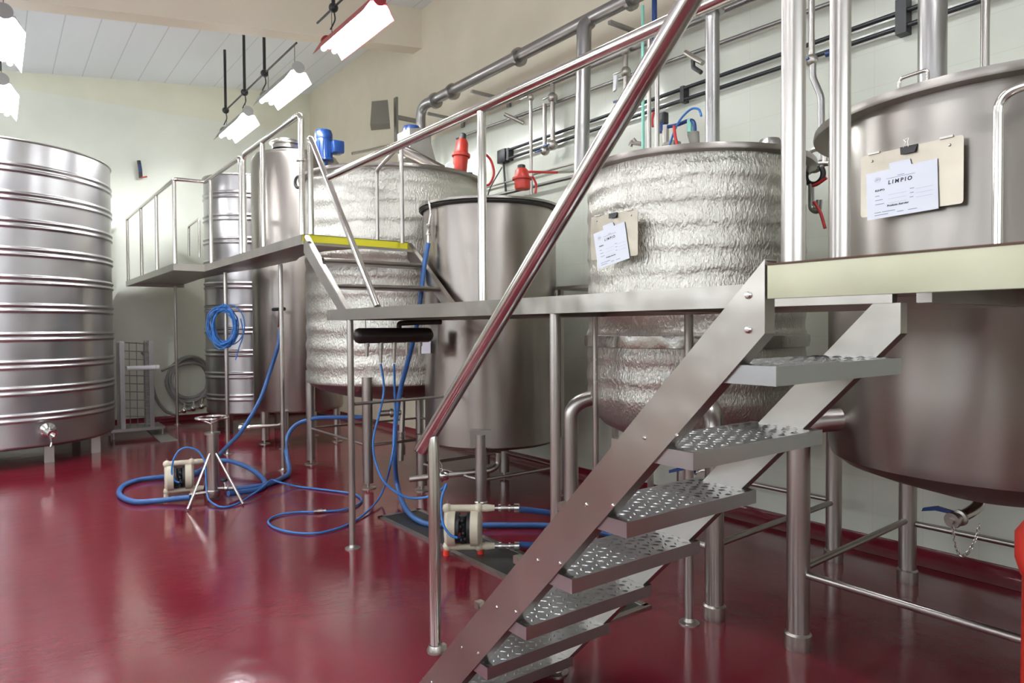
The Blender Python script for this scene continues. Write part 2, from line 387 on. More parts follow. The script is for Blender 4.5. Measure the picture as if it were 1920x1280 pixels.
# floor drain gutter
g = thing('floor_drain', (2.75, 4.0, 0), 'long grey floor gutter with metal rim under the ivory pump and the stairs', 'floor drain')
M['grate'] = steel('drain_grate', (.10, .10, .10), (.16, .16, .155), .35, .5, grain=(20, 20, 20), bump=.2)
MB().bb((2.57, 2.62, -.002), (2.89, 5.2, .008)).build('cover', M['grate'], g)
f = MB()
for x in (2.55, 2.91): f.bb((x - .02, 2.6, 0), (x + .02, 5.22, .012))
for y in (2.6, 5.2): f.bb((2.53, y - .02, 0), (2.93, y + .02, .012))
f.build('rim', M['tube_satin'], g)
g2 = MB().prism([A(268, 800, 'Z', .0), A(292, 799, 'Z', .0), A(333, 826, 'Z', 0), A(300, 829, 'Z', 0)], (0, 0, .012))
tag(g2.build('drain_cover', M['greybox']), 'small grey floor plate in front of the far wall beside the wire rack', 'floor plate')

# ------------------------------------------------------------------ work platform (near + middle)
PZ, PB = 1.72, 1.645
wp = thing('work_platform', (2.5, 2.5, 0), 'near stainless work platform on round posts with a polished handrail', 'platform')
d = MB(); d.bb((2.03, -1.2, PZ - .02), (3.0, 4.93, PZ)); d.bb((1.43, -1.2, PZ - .02), (2.02, .86, PZ))
for y in (-.3, .8, 1.9, 3.0, 4.1): d.bb((2.05, y, PB), (3.0, y + .04, PZ - .021))
d.bb((2.98, -1.2, PB), (3.0, 4.93, PZ - .021)); d.build('deck', M['steel_dark'], wp, smooth=False)
f = MB(); f.bb((1.995, .88, PB), (2.025, 4.94, PZ + .002)); f.bb((2.026, 4.91, PB), (3.0, 4.94, PZ + .002))
f.build('fascia_beam', M['sheet'], wp, smooth=False)
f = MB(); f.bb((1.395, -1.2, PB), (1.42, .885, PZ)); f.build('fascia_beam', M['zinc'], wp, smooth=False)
f = MB(); f.bb((1.39, -1.2, PZ), (1.45, .885, PZ + .004))
M['rust'] = plain('rusty_edge', (.10, .05, .03), .7)
f.build('deck_edge', M['rust'], wp, smooth=False)
def post(parent, x, y, top, r=.024, foot=True, name='post'):
    p = MB().cyl((x, y, .006 if foot else 0), (x, y, top), r, n=20).build(name, M['tube_satin'], parent)
    if foot: MB().lathe([(0, 0), (.055, 0), (.055, .006), (.03, .012), (r, .03)], (x, y, 0), 24).build('foot_plate', M['tube_satin'], p)
    return p
post(wp, 2.03, 4.60, PB); post(wp, 2.03, 2.36, PB); post(wp, 2.93, 2.32, PB); post(wp, 2.95, 3.047, PB, .018); post(wp, 2.93, 0.2, PB); post(wp, 2.0, .2, PB); post(wp, 1.45, -.9, PB)
RZ = 2.72
MB().tube([(2.03, 4.62, 1.54), (2.03, 4.66, 1.54), (2.03, 4.70, 1.56), (2.03, 4.73, 1.60)], .004, 8).build('hook', M['cast'], wp)
MB().cyl((2.03, -1.1, RZ), (2.03, 4.93, RZ), .027, n=24).build('handrail', M['tube'], wp)
for y in (2.93, -.2, -1.0): MB().cyl((2.03, y, PZ), (2.03, y, RZ - .02), .023, n=20).build('baluster', M['tube'], wp)
for x, y in ((1.45, .855), (1.58, .815)): MB().cyl((x, y, PZ), (x, y, RZ + .1), .026 if x < 1.5 else .023, n=24).build('baluster', M['tube_satin'], wp)
# cross tube from the post to the plain tank
tag(MB().cyl((2.055, 4.60, 1.04), (3.28, 5.06, .99), .012).build('tie_bar', M['tube_satin']), 'thin steel tie bar from the platform post to the plain tank', 'bar')

# ------------------------------------------------------------------ near stairs
ST = thing('staircase', (1.7, 2.0, 0), 'near steel staircase with diamond plate treads and sloping stringers', 'stairs')
Y0, RUN, RISE = .8695, .2295, .2286
def channel(x, side):
    # stringer: sloping sheet with a folded flange on each edge, vertical cut at the top
    pts = [(x, .893, 1.735), (x, .893, 1.566), (x, 2.40, .0), (x, 2.60, 0)]
    if x > 1.9: pts = [(x, .86, 1.645), (x, .86, 1.56), (x, 2.36, .0), (x, 2.52, 0), (x, .935, 1.645)]
    m_ = MB(); m_.prism(pts, (.004 * side, 0, 0))
    a, b_ = (vv(pts[-1]), vv(pts[0])) if x < 1.9 else (vv(pts[3]), vv(pts[4]))
    def flange(a, b_):
        dr = (b_ - a).normalized(); q = V((0, -dr.z, dr.y)) * .004
        o_ = V((.0042 * side, 0, 0)); m_.prism([a + o_, b_ + o_, b_ + q + o_, a + q + o_], (.041 * side, 0, 0))
    flange(a, b_); flange(vv(pts[1]), vv(pts[2]))
    o_ = V((.0042 * side, 0, 0)); m_.prism([vv(pts[0]) + o_, vv(pts[1]) + o_, vv(pts[1]) + V((0, .004, 0)) + o_, vv(pts[0]) + V((0, .004, 0)) + o_], (.036 * side, 0, 0))
    return m_
s1 = channel(1.397, 1).build('stringer', M['sheet'], ST, smooth=False)
s2 = channel(2.0, 1).build('stringer', M['sheet'], ST, smooth=False)
bo = MB()
for y, z in ((.935, 1.655), (.935, 1.575)): bo.lathe_ax([(0, .008), (.006, .007), (.009, .003), (.009, 0)], (1.397, y, z), (-1, 0, 0), 12)
for i in range(1, 7):
    yy = Y0 + i * RUN
    for q in ((.045, .0), (.155, -.02)):
        y = yy + q[0]; z = PZ - RISE * (i + 1) + .04 + q[1]
        bo.lathe_ax([(0, .005), (.004, .0045), (.006, .002), (.006, 0)], (1.397, y, z), (-1, 0, 0), 10)
bo.build('bolts', M['chrome'], s1)
for u, v in ((1152, 826), (1050, 946), (966, 1046), (893, 1131), (824, 1212)):
    q = A(u, v, 'X', 1.402); MB().bb((1.402, q.y - .012, q.z - .02), (1.43, q.y + .012, q.z + .006)).build('bracket', M['sheet'], s1, smooth=False)
def lugs(m_, x0, x1, y0, y1, z):
    k = 0; sx = .034; x = x0 + .02
    row = 0
    while x < x1 - .012:
        y = y0 + .016 + (sx / 2 if row % 2 else 0); 
        c = row
        while y < y1 - .008:
            an = PI / 4 if (c % 2) else -PI / 4
            ca, sa = math.cos(an), math.sin(an); L_, W_, H_ = .014, .0052, .003
            ring = []
            for t in range(8):
                th = 2 * PI * t / 8; px, py = L_ * math.cos(th), W_ * math.sin(th)
                ring.append(m_.bm.verts.new((x + px * ca - py * sa, y + px * sa + py * ca, z)))
            tp = [m_.bm.verts.new((x + (px * .5) * ca, y + (px * .5) * sa, z + H_)) for px in (-L_, L_)]
            for t in range(8):
                a, b_ = ring[t], ring[(t + 1) % 8]
                ax_ = 1 if t in (6, 7, 0, 1) else 0; bx_ = 1 if (t + 1) % 8 in (6, 7, 0, 1) else 0
                if ax_ == bx_: m_.bm.faces.new((a, b_, tp[ax_]))
                else: m_.bm.faces.new((a, b_, tp[bx_], tp[ax_]))
            y += sx; c += 1
        x += sx; row += 1
for i in range(7):
    y = Y0 + i * RUN; z = PZ - RISE * (i + 1)
    m_ = MB(); x0, x1, y1 = 1.405, 2.03, y + .245
    m_.bb((x0, y, z - .004), (x1, y1, z)); m_.bb((x0, y, z - .045), (x1, y + .004, z - .0041)); m_.bb((x0, y1 - .004, z - .045), (x1, y1, z - .0041))
    m_.bb((x0, y + .0041, z - .045), (x0 + .004, y1 - .0041, z - .0041)); m_.bb((x1 - .004, y + .0041, z - .045), (x1, y1 - .0041, z - .0041))
    lugs(m_, x0, x1, y, y1, z)
    t_ = m_.build('tread', M['plate'], ST, angle=50)
MB().cyl((1.82, 2.30, 0), (1.82, 2.30, .075), .018).build('leg', M['tube_satin'], ST)
# handrail of the near stairs
p0, p1 = V((1.40, 2.47, 1.085)), V((1.40, .80, 2.69)) 
MB().cyl(p0, p1, .030, n=28).build('handrail', M['tube'], ST)
MB().tube([(1.40, 2.375, .28), (1.40, 2.375, 1.10), (1.40, 2.375, 1.15)], [.0235, .0235, .015], 24).build('handrail_post', M['tube'], ST)
MB().lathe([(0, 0), (.035, 0), (.035, .01), (.026, .03)], (1.40, 2.375, .275), 20).build('weld_collar', M['tube_satin'], ST)

# ------------------------------------------------------------------ back stairs and far walkway
UZ, UB = 2.38, 2.30
uw = thing('raised_walkway', (2.3, 9, 0), 'far raised steel walkway with jogged railing above the blue air coil', 'platform')
poly = [(2.1, 5.73), (3.12, 5.73), (3.10, 6.05), (2.84, 6.27), (2.68, 6.62), (2.62, 7.0), (2.68, 7.4), (2.76, 7.7), (2.74, 9.0), (2.60, 9.8), (2.55, 11.2), (2.62, 12.8), (1.75, 12.8), (1.75, 9.08), (2.1, 9.08)]
MB().prism([(x, y, UZ - .02) for x, y in poly], (0, 0, .02)).build('deck', M['steel_dark'], uw, smooth=False)
def fas(x0, y0, x1, y1): return MB().prism([(x0, y0, UB), (x1, y1, UB), (x1, y1, UZ + .002), (x0, y0, UZ + .002)], (.015 if y0 != y1 else 0, 0 if y0 != y1 else .015, 0)).build('fascia_beam', M['sheet'], uw, smooth=False)
fas(2.09, 5.73, 2.09, 9.08); fas(1.74, 9.07, 2.10, 9.07); fas(1.74, 9.08, 1.74, 12.8); fas(2.09, 5.715, 3.12, 5.715); fas(1.74, 12.8, 2.62, 12.8)
tp = MB().bb((2.10, 5.708, UB + .022), (3.11, 5.714, UZ + .008)); tp.bb((2.10, 5.708, UZ + .002), (3.11, 5.76, UZ + .008))
tp.build('edge_tape', M['yellow'], uw, smooth=False)['label'] = 'bright yellow warning strip on the top step edge'
post(uw, 2.55, 7.62, UB); post(uw, 2.33, 9.05, UB); post(uw, 2.40, 12.4, UB, .022); post(uw, 1.9, 9.4 + 1.3, UB, .02) if False else None
U2 = 3.39
rl = MB(); r_ = .024
rl.pipe([(1.76, 12.75, U2), (1.76, 9.02, U2), (2.10, 9.0, U2), (2.10, 7.50, U2), (2.10, 7.50, UZ)], r_, .06, 16)
rl.build('handrail', M['tube'], uw)
MB().pipe([(2.10, 7.38, UZ), (2.10, 7.38, U2), (2.10, 5.71, U2 + .01), (2.10, 5.71, UZ)], r_, .07, 16).build('handrail', M['tube'], uw)
for x, y in ((1.76, 12.7), (1.76, 11.4), (1.76, 10.2), (1.76, 9.06), (2.10, 8.75), (2.10, 6.75)):
    MB().cyl((x, y, UZ), (x, y, U2 - .01), .022, n=16).build('baluster', M['tube'], uw)
MB().tube([(2.10, 5.715, UZ + .62), (2.10, 5.715, UZ + .635)], .045, 20).build('rail_collar', M['tube'], uw)
# back stairs
bs = thing('short_staircase', (2.6, 5.3, PZ), 'short galvanised steps rising to the far walkway behind the air manifold', 'stairs')
def sst(x, name='stringer'):
    m_ = MB(); pts = [(x, 5.71, UZ), (x, 5.71, UZ - .14), (x, 5.12, PZ + .03), (x, 5.06, PZ - .04), (x, 4.86, PZ + .004), (x, 4.92, PZ + .06)]
    pts = [(x, 5.715, UZ + .0), (x, 5.715, UZ - .15), (x, 5.0, PZ + .003), (x, 4.86, PZ + .003)]
    m_.prism(pts, (.004, 0, 0))
    for a, b_ in ((pts[3], pts[0]), (pts[1], pts[2])):
        a, b_ = vv(a), vv(b_); dr = (b_ - a).normalized(); q = V((0, -dr.z, dr.y)) * .004
        o_ = V((.0042, 0, 0)); m_.prism([a + o_, b_ + o_, b_ + q + o_, a + q + o_], (.041, 0, 0))
    return m_.build(name, M['sheet'], bs, smooth=False)
sst(2.11); sst(3.10)
for y, z in ((5.40, 2.16), (5.16, 1.94)):
    m_ = MB(); m_.bb((2.15, y - .02, z - .035), (3.10, y + .2, z)); m_.cyl((2.15, y - .02, z - .017), (3.10, y - .02, z - .017), .018, n=12)
    m_.build('tread', M['steel'], bs)
MB().pipe([(2.15, 5.64, UZ + .0), (2.15, 5.64, 3.19), (2.13, 5.55, 3.15), (2.10, 4.30, PZ + .01)], .024, .10, 18).build('handrail', M['tube'], bs)

# ------------------------------------------------------------------ tanks
def leg(parent, x, y, top, r, mat=None, pad=False, elbow=None, name='leg'):
    mat = mat or M['tube_satin']
    if elbow:
        e = vv(elbow); m_ = MB().tube(fillet([(x, y, 0.05), (x, y, top), e], .16, 8), r, 24)
    else: m_ = MB().cyl((x, y, .05), (x, y, top), r, n=24)
    o = m_.build(name, mat, parent)
    if pad: MB().lathe([(0, .03), (0, .0), (r + .025, 0), (r + .025, .008), (.014, .014), (.012, .05)], (x, y, 0), 24).build('levelling_foot', M['cast'], o)
    else: MB().lathe([(0, 0), (r + .008, 0), (r + .010, .02), (r + .010, .075), (r + .002, .085), (0, .085)], (x, y, 0), 24).build('levelling_foot', M['cast'], o)
    return o
def rim(parent, c, r, z, t=.035, mat=None, lip=.04):
    return MB().lathe([(r - .03, z - .012), (r + lip, z - .012), (r + lip + .004, z), (r + lip, z + t), (r - .03, z + t)], (c[0], c[1], 0), 96).build('rim', mat or M['steel'], parent)

def foil_fn(seed, bands, amp, R):
    def fn(a, z):
        p = V((math.cos(a) * 3, math.sin(a) * 3, z * 2 + seed))
        wob = noise.noise(p) * .010 + noise.noise(V((math.cos(a) * 1.2, math.sin(a) * 1.2, z * .8 + seed * 2))) * .010
        ph = (z + wob * 1.6 + .012 * math.sin(a + seed)) / bands
        sft = ph - math.floor(ph)
        band = amp * (.5 + .5 * math.sin(2 * PI * sft)) + amp * .35 * (min(1, sft * 14) * (1 - sft))
        fine = noise.noise(V((math.cos(a) * R * 22, math.sin(a) * R * 22, z * 14 + seed))) * .003 + noise.noise(V((math.cos(a) * R * 9, math.sin(a) * R * 9, z * 16))) * .003
        return band + fine
    return fn

# right tank: plain, near right edge
tR = thing('steel_tank', (3.79, 1.17, 0), 'large plain steel tank at the right edge bearing the landscape LIMPIO sheet', 'tank')
cR = (3.79, 1.17)
MB().lathe([(0, .74), (.3, .79), (.55, .86), (.68, .905), (.735, .945), (.75, 1.0), (.75, 1.30), (.75, 2.0), (.75, 2.53), (0, 2.56)], (*cR, 0), 128).build('shell', M['steel'], tR)
rim(tR, cR, .75, 2.53, .025, lip=.07)
MB().lathe([(0, 2.615), (.3, 2.605), (.6, 2.58), (.79, 2.56)], (*cR, 0), 96).build('lid', M['steel'], tR)
MB().pipe([A(1686, 190, 'X', 3.35) , A(1686, 148, 'X', 3.35), A(1740, 130, 'X', 3.35), A(1740, 175, 'X', 3.35)], .008, .02).build('lid_handle', M['tube'], tR)
H = .93
leg(tR, 3.12, 1.81, 1.11, .054, elbow=(3.26, 1.60, 1.14)); leg(tR, 4.46, 1.87, 1.02, .05, elbow=(4.28, 1.66, 1.06)); leg(tR, 3.12, .50, 1.1, .05, elbow=(3.3, .7, 1.14)); leg(tR, 4.46, .48, 1.1, .05, elbow=(4.3, .66, 1.14))
for a, b_, z1 in (((3.12, 1.81), (4.46, 1.87), .385), ((3.12, 1.76), (3.12, .5), .375), ((4.46, 1.82), (4.46, .5), .37), ((3.12, .5), (4.46, .48), .385)):
    MB().cyl((*a, z1), (*b_, z1), .018, n=16).build('stretcher', M['tube_satin'], tR)
vb = V((3.79, 1.279, 0))
dp = MB().tube(fillet([(3.79, 1.26, .80), (3.79, 1.26, .715), (3.72, 1.27, .69), (3.63, 1.285, .675)], .05), .027, 16).build('drain_pipe', M['tube'], tR)
v_ = MB().lathe_ax([(0, -.012), (.014, -.012), (.014, 0), (.036, 0), (.038, .012), (.027, .02), (.026, .05), (.038, .055), (.038, .068), (.024, .08)], (3.56, 1.30, .665), (1, -.2, .1)).build('valve', M['cast'], tR)
MB().prism([(3.60, 1.31, .70), (3.60, 1.38, .71), (3.60, 1.44, .69), (3.60, 1.447, .672), (3.60, 1.385, .688), (3.60, 1.31, .685)], (.018, 0, 0)).build('lever', M['bluepaint'], v_)['label'] = 'dark blue valve lever'
ch = MB()
cp = spline([(3.55, 1.29, .635), (3.55, 1.285, .58), (3.55, 1.27, .53), (3.55, 1.25, .515), (3.55, 1.225, .54), (3.57, 1.205, .60), (3.60, 1.20, .66)], 4)
for i, (p, q) in enumerate(zip(cp, cp[1:])):
    dd = (q - p).normalized(); x, y = ch.frame(dd); ax = x if i % 2 else y
    z_ = dd.cross(ax); c_ = (p + q) / 2
    ch.tube([c_ + dd * (.013 * math.cos(t * PI / 4)) + z_ * (.006 * math.sin(t * PI / 4)) for t in range(8)], .0016, 6, closed=True)
ch.build('chain', M['tube'], v_)

# middle insulated tank B
tB = thing('insulated_tank', (3.78, 2.96, 0), 'foil wrapped insulated tank with tilted LIMPIO sheet, behind the near stairs', 'tank', None)
cB = (3.78, 2.96)
prof = [(0, .80), (.3, .83), (.5, .88), (.60, .93), (.67, 1.0), (.70, 1.08), (.705, 1.12)]
z = 1.13
while z < 1.56: prof.append((.705, z)); z += .012
prof.append((.70, 1.565)); z = 1.57
while z < 2.6: prof.append((.70, z)); z += .012
prof += [(.70, 2.60), (0, 2.605)]
ff = foil_fn(1.3, .135, .007, .7)
MB().lathe(prof, (*cB, 0), 320, lambda a, z: ff(a, z) if 1.0 < z < 2.599 else 0).build('foil_jacket', M['foil'], tB, angle=80)
ft = foil_fn(5, 3, .002, .7)
MB().lathe([(.715, 1.45), (.728, 1.455), (.731, 1.49), (.729, 1.525), (.715, 1.53)], (*cB, 0), 200, lambda a, z: .005 * noise.noise(V((math.cos(a) * 9, math.sin(a) * 9, z * 20)))).build('tape_band', M['foiltape'], tB)
rim(tB, cB, .72, 2.60, .022, M['steel_dark'], lip=.05)
MB().lathe([(0, 2.68), (.3, 2.67), (.6, 2.64), (.73, 2.623)], (*cB, 0), 96).build('lid', M['steel'], tB)
leg(tB, 3.08, 2.27, 1.12, .05, elbow=(3.26, 2.46, 1.15)); leg(tB, 4.47, 2.34, 1.1, .05, elbow=(4.3, 2.5, 1.15)); leg(tB, 3.08, 3.42, 1.07, .05, elbow=(3.26, 3.27, 1.13)); leg(tB, 4.47, 3.6, 1.1, .05, elbow=(4.3, 3.45, 1.15))
for a, b_, z1 in (((3.08, 2.27), (4.47, 2.34), .40), ((3.08, 2.27), (3.08, 3.42), .385), ((4.47, 2.34), (4.47, 3.6), .41)):
    MB().cyl((*a, z1), (*b_, z1), .018, n=16).build('stretcher', M['tube_satin'], tB)
MB().tube(fillet([(3.78, 2.96, .85), (3.78, 2.93, .72), (3.60, 2.75, .66), (3.5, 2.65, .65)], .06), .027, 16).build('drain_pipe', M['tube'], tB)
v_ = MB().lathe_ax([(0, 0), (.05, 0), (.052, .012), (.035, .02), (.034, .07), (.05, .075), (.05, .09), (.03, .1)], (3.42, 2.60, .65), (1, .6, 0)).build('valve', M['cast'], tB)
MB().prism([(3.46, 2.70, .69), (3.46, 2.78, .70), (3.46, 2.90, .655), (3.46, 2.90, .635), (3.46, 2.78, .675), (3.46, 2.70, .67)], (.018, 0, 0)).build('lever', M['bluepaint'], v_)['label'] = 'dark blue valve lever'
MB().lathe([(0, 2.79), (.06, 2.79), (.085, 2.75), (.09, 2.70), (.10, 2.64)], (3.78 + .25, 2.96 - .42, 0), 24).build('vent_cap', M['duct'], tB)

# plain tank C
tC = thing('steel_tank', (3.8, 5.36, 0), 'slim plain steel tank with dark seal rim between the two foil wrapped tanks', 'tank')
cC = (3.8, 5.36)
MB().lathe([(0, .40), (.2, .42), (.45, .48), (.60, .505), (.63, .53), (.63, 1.4), (.63, 2.70), (0, 2.705)], (*cC, 0), 128).build('shell', M['steel_dark'], tC)
MB().lathe([(.60, 2.665), (.655, 2.665), (.672, 2.68), (.655, 2.70), (.60, 2.70)], (*cC, 0), 96).build('seal', M['black_rubber'], tC)
MB().lathe([(0, 2.76), (.3, 2.75), (.6, 2.725), (.675, 2.72), (.675, 2.70), (.6, 2.70)], (*cC, 0), 96).build('lid', M['steel'], tC)
for x, y in ((3.34, 4.87), (4.26, 4.87), (3.30, 5.83), (4.30, 5.83)): leg(tC, x, y, .66 if (x, y) == (3.34, 4.87) else .55, .05, pad=(y > 5 or x > 4))
MB().prism([(3.25, 4.90, .55), (3.40, 4.79, .55), (3.40, 4.79, .70), (3.25, 4.90, .70)], (.03, .045, 0)).build('leg_pad', M['steel'], tC)
for a, b_ in (((3.34, 4.87), (4.26, 4.87)), ((3.34, 4.87), (3.30, 5.83)), ((4.26, 4.87), (4.30, 5.83)), ((3.30, 5.83), (4.30, 5.83))):
    MB().cyl((*a, .26), (*b_, .26), .014, n=12).build('stretcher', M['tube_satin'], tC)
MB().tube(fillet([(3.62, 5.0, .45), (3.62, 5.0, .34), (3.55, 5.0, .30), (3.02, 5.32, .25), (2.92, 5.38, .24)], .05), .026, 14).build('drain_pipe', M['cast'], tC)
v_ = MB().lathe_ax([(0, 0), (.035, 0), (.045, .02), (.045, .05), (.055, .055), (.055, .07), (.035, .08), (.035, .12), (0, .12)], (3.22, 5.20, .268), (-.85, .5, -.05)).build('valve', M['chrome'], tC)
MB().pipe([(3.17, 5.23, .29), (3.17, 5.23, .37), (3.10, 5.27, .45)], .006).build('lever', M['tube'], v_)
MB().tube(fillet([A(805, 378, 'X', 3.13), A(808, 400, 'X', 3.13), A(803, 430, 'X', 3.12), A(803, 455, 'X', 3.12)], .03), .012, 12).build('inlet_pipe', M['tube'], tC)
MB().lathe_ax([(0, 0), (.022, 0), (.022, .02), (.015, .03), (.015, .07), (.024, .08), (.024, .1), (0, .1)], A(803, 420, 'X', 3.12), (0, 0, -1)).build('coupling', M['cast'], tC)

# insulated tank D
tD = thing('insulated_tank', (3.65, 7.05, 0), 'wide foil wrapped insulated tank behind the short staircase, carrying the hopper', 'tank')
cD = (3.65, 7.02)
prof = [(.965, 1.0)]
z = 1.01
while z < 3.2: prof.append((.97, z)); z += .016
prof += [(.97, 3.2), (0, 3.205)]
ff2 = foil_fn(7.7, .19, .009, 1.0)
MB().lathe(prof, (*cD, 0), 280, lambda a, z: ff2(a, z) if z < 3.199 else 0).build('foil_jacket', M['foil'], tD, angle=80)
MB().lathe([(0, .78), (.3, .80), (.6, .85), (.85, .92), (.94, .97), (.975, 1.03)], (*cD, 0), 96).build('dished_bottom', M['steel_dark'], tD)
rim(tD, cD, .99, 3.20, .02, M['steel_dark'], lip=.05)
MB().lathe([(0, 3.36), (.2, 3.355), (.22, 3.33), (.6, 3.28), (.98, 3.225)], (*cD, 0), 96).build('lid', M['steel'], tD)
for x, y in ((2.93, 6.25), (2.93, 7.78), (4.38, 6.3), (4.38, 7.78)): leg(tD, x, y, 1.10, .052, pad=True)
for a, b_ in (((2.93, 6.25), (2.93, 7.78)), ((2.93, 6.25), (4.38, 6.3)), ((4.38, 6.3), (4.38, 7.78)), ((2.93, 7.78), (4.38, 7.78))):
    MB().cyl((*a, .42), (*b_, .42), .014, n=12).build('stretcher', M['tube_satin'], tD)
MB().tube(fillet([(3.4, 6.4, .86), (3.4, 6.4, .75), (3.36, 6.38, .2)], .05), .03, 14).build('drain_pipe', M['cast'], tD)
v_ = MB().lathe_ax([(0, 0), (.03, 0), (.03, .08), (.045, .085), (.045, .11), (.03, .12), (.03, .22), (0, .22)], (3.38, 6.40, .70), (-.93, .3, 0)).build('valve', M['cast'], tD)
MB().cyl((3.38, 6.4, .50), (3.38, 6.4, .26), .042).build('sight_glass', M['chrome'], tD)
# dark handle on the left of tank D
hp = A(592, 355, 'X', 2.95)
hb = MB().tube([A(592, 330, 'X', 2.96), A(594, 340, 'X', 2.93), A(594, 372, 'X', 2.93), A(590, 382, 'X', 2.96)], .014, 8).build('handle', M['black'], tD)
MB().torus(A(560, 341, 'X', 3.05), .07, .02, (1, .3, 0)).build('port_ring', M['black_rubber'], tD)
for u, v in ((792, 338), (813, 342)): MB().lathe_ax([(0, .03), (.02, .03), (.024, 0)], A(u, v, 'Y', 6.12), (-.3, -1, 0), 12).build('plug', M['cast'], tD)
# hopper and drive on top of tank D
hp = thing('hopper', A(800, 325, 'Y', 6.9), 'grey triangular steel hopper bracket standing on the wide foil wrapped tank', 'hopper')
MB().prism([A(768, 240, 'Y', 6.9), A(800, 240, 'Y', 6.9), A(822, 318, 'Y', 6.9), A(800, 314, 'Y', 6.9), A(770, 292, 'Y', 6.9)], (.0, .3, 0)).build('bracket', M['greybox'], hp, smooth=False)
MB().tube([A(745, 275, 'Y', 6.8), A(840, 325, 'Y', 6.5)], .06, 16).build('chute', M['steel'], hp)

def motor(loc, ax, s, label, name='electric_motor'):
    t = thing(name, loc, label, 'motor'); l = vv(loc); ax = vv(ax).normalized(); x, y = MB().frame(ax)
    b_ = MB(); b_.lathe_ax([(0, -.16 * s), (.05 * s, -.16 * s), (.09 * s, -.13 * s), (.10 * s, -.08 * s), (.10 * s, .13 * s), (.12 * s, .14 * s), (.12 * s, .16 * s), (.05 * s, .17 * s), (.05 * s, .22 * s), (0, .22 * s)], l, ax, 28)
    for k in range(14):
        an = 2 * PI * k / 14; q = x * math.cos(an) + y * math.sin(an)
        b_.tube([l + q * .1 * s - ax * .06 * s, l + q * .1 * s + ax * .12 * s], .006 * s, 5)
    b_.build('body', M['bluepaint'], t)
    MB().lathe_ax([(0, -.21 * s), (.09 * s, -.205 * s), (.105 * s, -.16 * s), (.105 * s, -.10 * s)], l, ax, 28).build('fan_cover', M['bluepaint'], t)
    return t
mt = motor(A(607, 277, 'Y', 8.9), (0, 0, -1), 1.12, 'blue electric motor standing on the tank behind the walkway rail')
l = A(631, 277, 'Y', 8.8); MB().box(l, (.16, .18, .17), None, .02).build('terminal_box', M['bluepaint'], mt)
mt2 = motor(A(772, 272, 'Y', 7.2), (0, 0, -1), 1.05, 'blue electric motor beside the grey hopper')

# tank E: plain, behind walkway
tE = thing('steel_tank', (3.40, 9.45, 0), 'tall plain steel tank behind the raised walkway, between foil and ribbed tanks', 'tank')
cE = (3.40, 9.45)
MB().lathe([(0, .44), (.5, .46), (.585, .48), (.60, .51), (.60, 2.0), (.60, 3.84), (.585, 3.90), (.52, 3.93)], (*cE, 0), 96).build('shell', M['steel_dark'], tE)
MB().lathe([(.55, 3.90), (.55, 3.95), (.40, 4.0), (0, 4.02)], (*cE, 0), 64).build('lid', M['steel'], tE)
hl = A(520, 290, 'Y', 9.3)
MB().lathe([(0, 4.10), (.20, 4.10), (.22, 4.08), (.22, 4.06), (.19, 4.05), (.19, 4.0)], (3.2, 9.25, 0), 32).build('hatch', M['tube_satin'], tE)
MB().torus((3.2, 9.25, 4.12), .14, .010).build('hatch_wheel', M['cast'], tE)
for x, y in ((2.95, 9.57), (3.03, 8.98), (3.8, 9.1), (3.75, 9.85)): leg(tE, x, y, .50, .05, pad=True)
MB().tube(fillet([(3.1, 9.2, .5), (3.05, 9.15, .30), (2.55, 9.35, .28)], .05), .025, 12).build('drain_pipe', M['cast'], tE)
v_ = MB().lathe_ax([(0, 0), (.05, 0), (.06, .03), (.06, .07), (.03, .08), (.03, .14), (0, .14)], (2.55, 9.35, .28), (1, -.4, 0)).build('valve', M['chrome'], tE)
vE = A(523, 598, 'X', 2.92)
vt = MB().cyl(A(521, 612, 'X', 2.85), A(526, 577, 'X', 2.85), .02).build('side_valve', M['cast'], tE)
MB().tube([A(512, 580, 'X', 2.84), A(533, 579, 'X', 2.84)], .022, 8).build('lever', M['black'], vt)

# ribbed tanks
def ribbed(c, R, z0, z1, ribs, label, legs, lh):
    t = thing('ribbed_tank', (c[0], c[1], 0), label, 'tank')
    rb = []
    for z in ribs: rb += [z - .032, z + .032]
    prof = [(0, z0 - .03), (R - .05, z0 - .03), (R, z0)]
    z = z0 + .01
    def bump(zz): return max([0] + [.016 * math.cos((zz - q) / .022 * PI / 2) for q in rb if abs(zz - q) < .022])
    while z < z1: prof.append((R + bump(z), z)); z += .0075
    prof += [(R, z1), (R - .02, z1), (R - .02, z1 - .05), (0, z1 - .02)]
    MB().lathe(prof, (*c, 0), 128).build('shell', M['ribbed'] if 'ribbed' in M else M['steel_ribbed'], t, angle=60)
    MB().torus((c[0], c[1], z1), R + .004, .012, n=96).build('top_bead', M['tube_satin'], t)
    for x, y in legs: MB().bb((x - .05, y - .05, 0), (x + .05, y + .05, lh)).build('leg', M['steel_dark'], t, smooth=False)
    return t
tG = ribbed((0, 10.85), 1.30, .25, 3.74, [3.43, 3.11, 2.80, 2.48, 2.16, 1.84, 1.51, 1.19, .89, .58], 'huge ribbed steel tank cut by the left edge of the view', [(1.02, 10.30), (.5, 9.92), (-.7, 10.1), (.9, 11.5), (-.9, 11.4)], .25)
sp_ = MB().lathe_ax([(0, 0), (.10, 0), (.10, .015), (.05, .04), (.035, .09), (.035, .15), (.05, .16), (.05, .18), (.03, .18), (.03, .12), (0, .12)], A(88, 808, 'Y', 9.66), (.25, -1, -.15)).build('spout', M['chrome'], tG)
MB().pipe([A(95, 818, 'Y', 9.48), A(97, 830, 'Y', 9.48), A(95, 838, 'Y', 9.46)], .012, .01).build('lever', M['tube'], sp_)
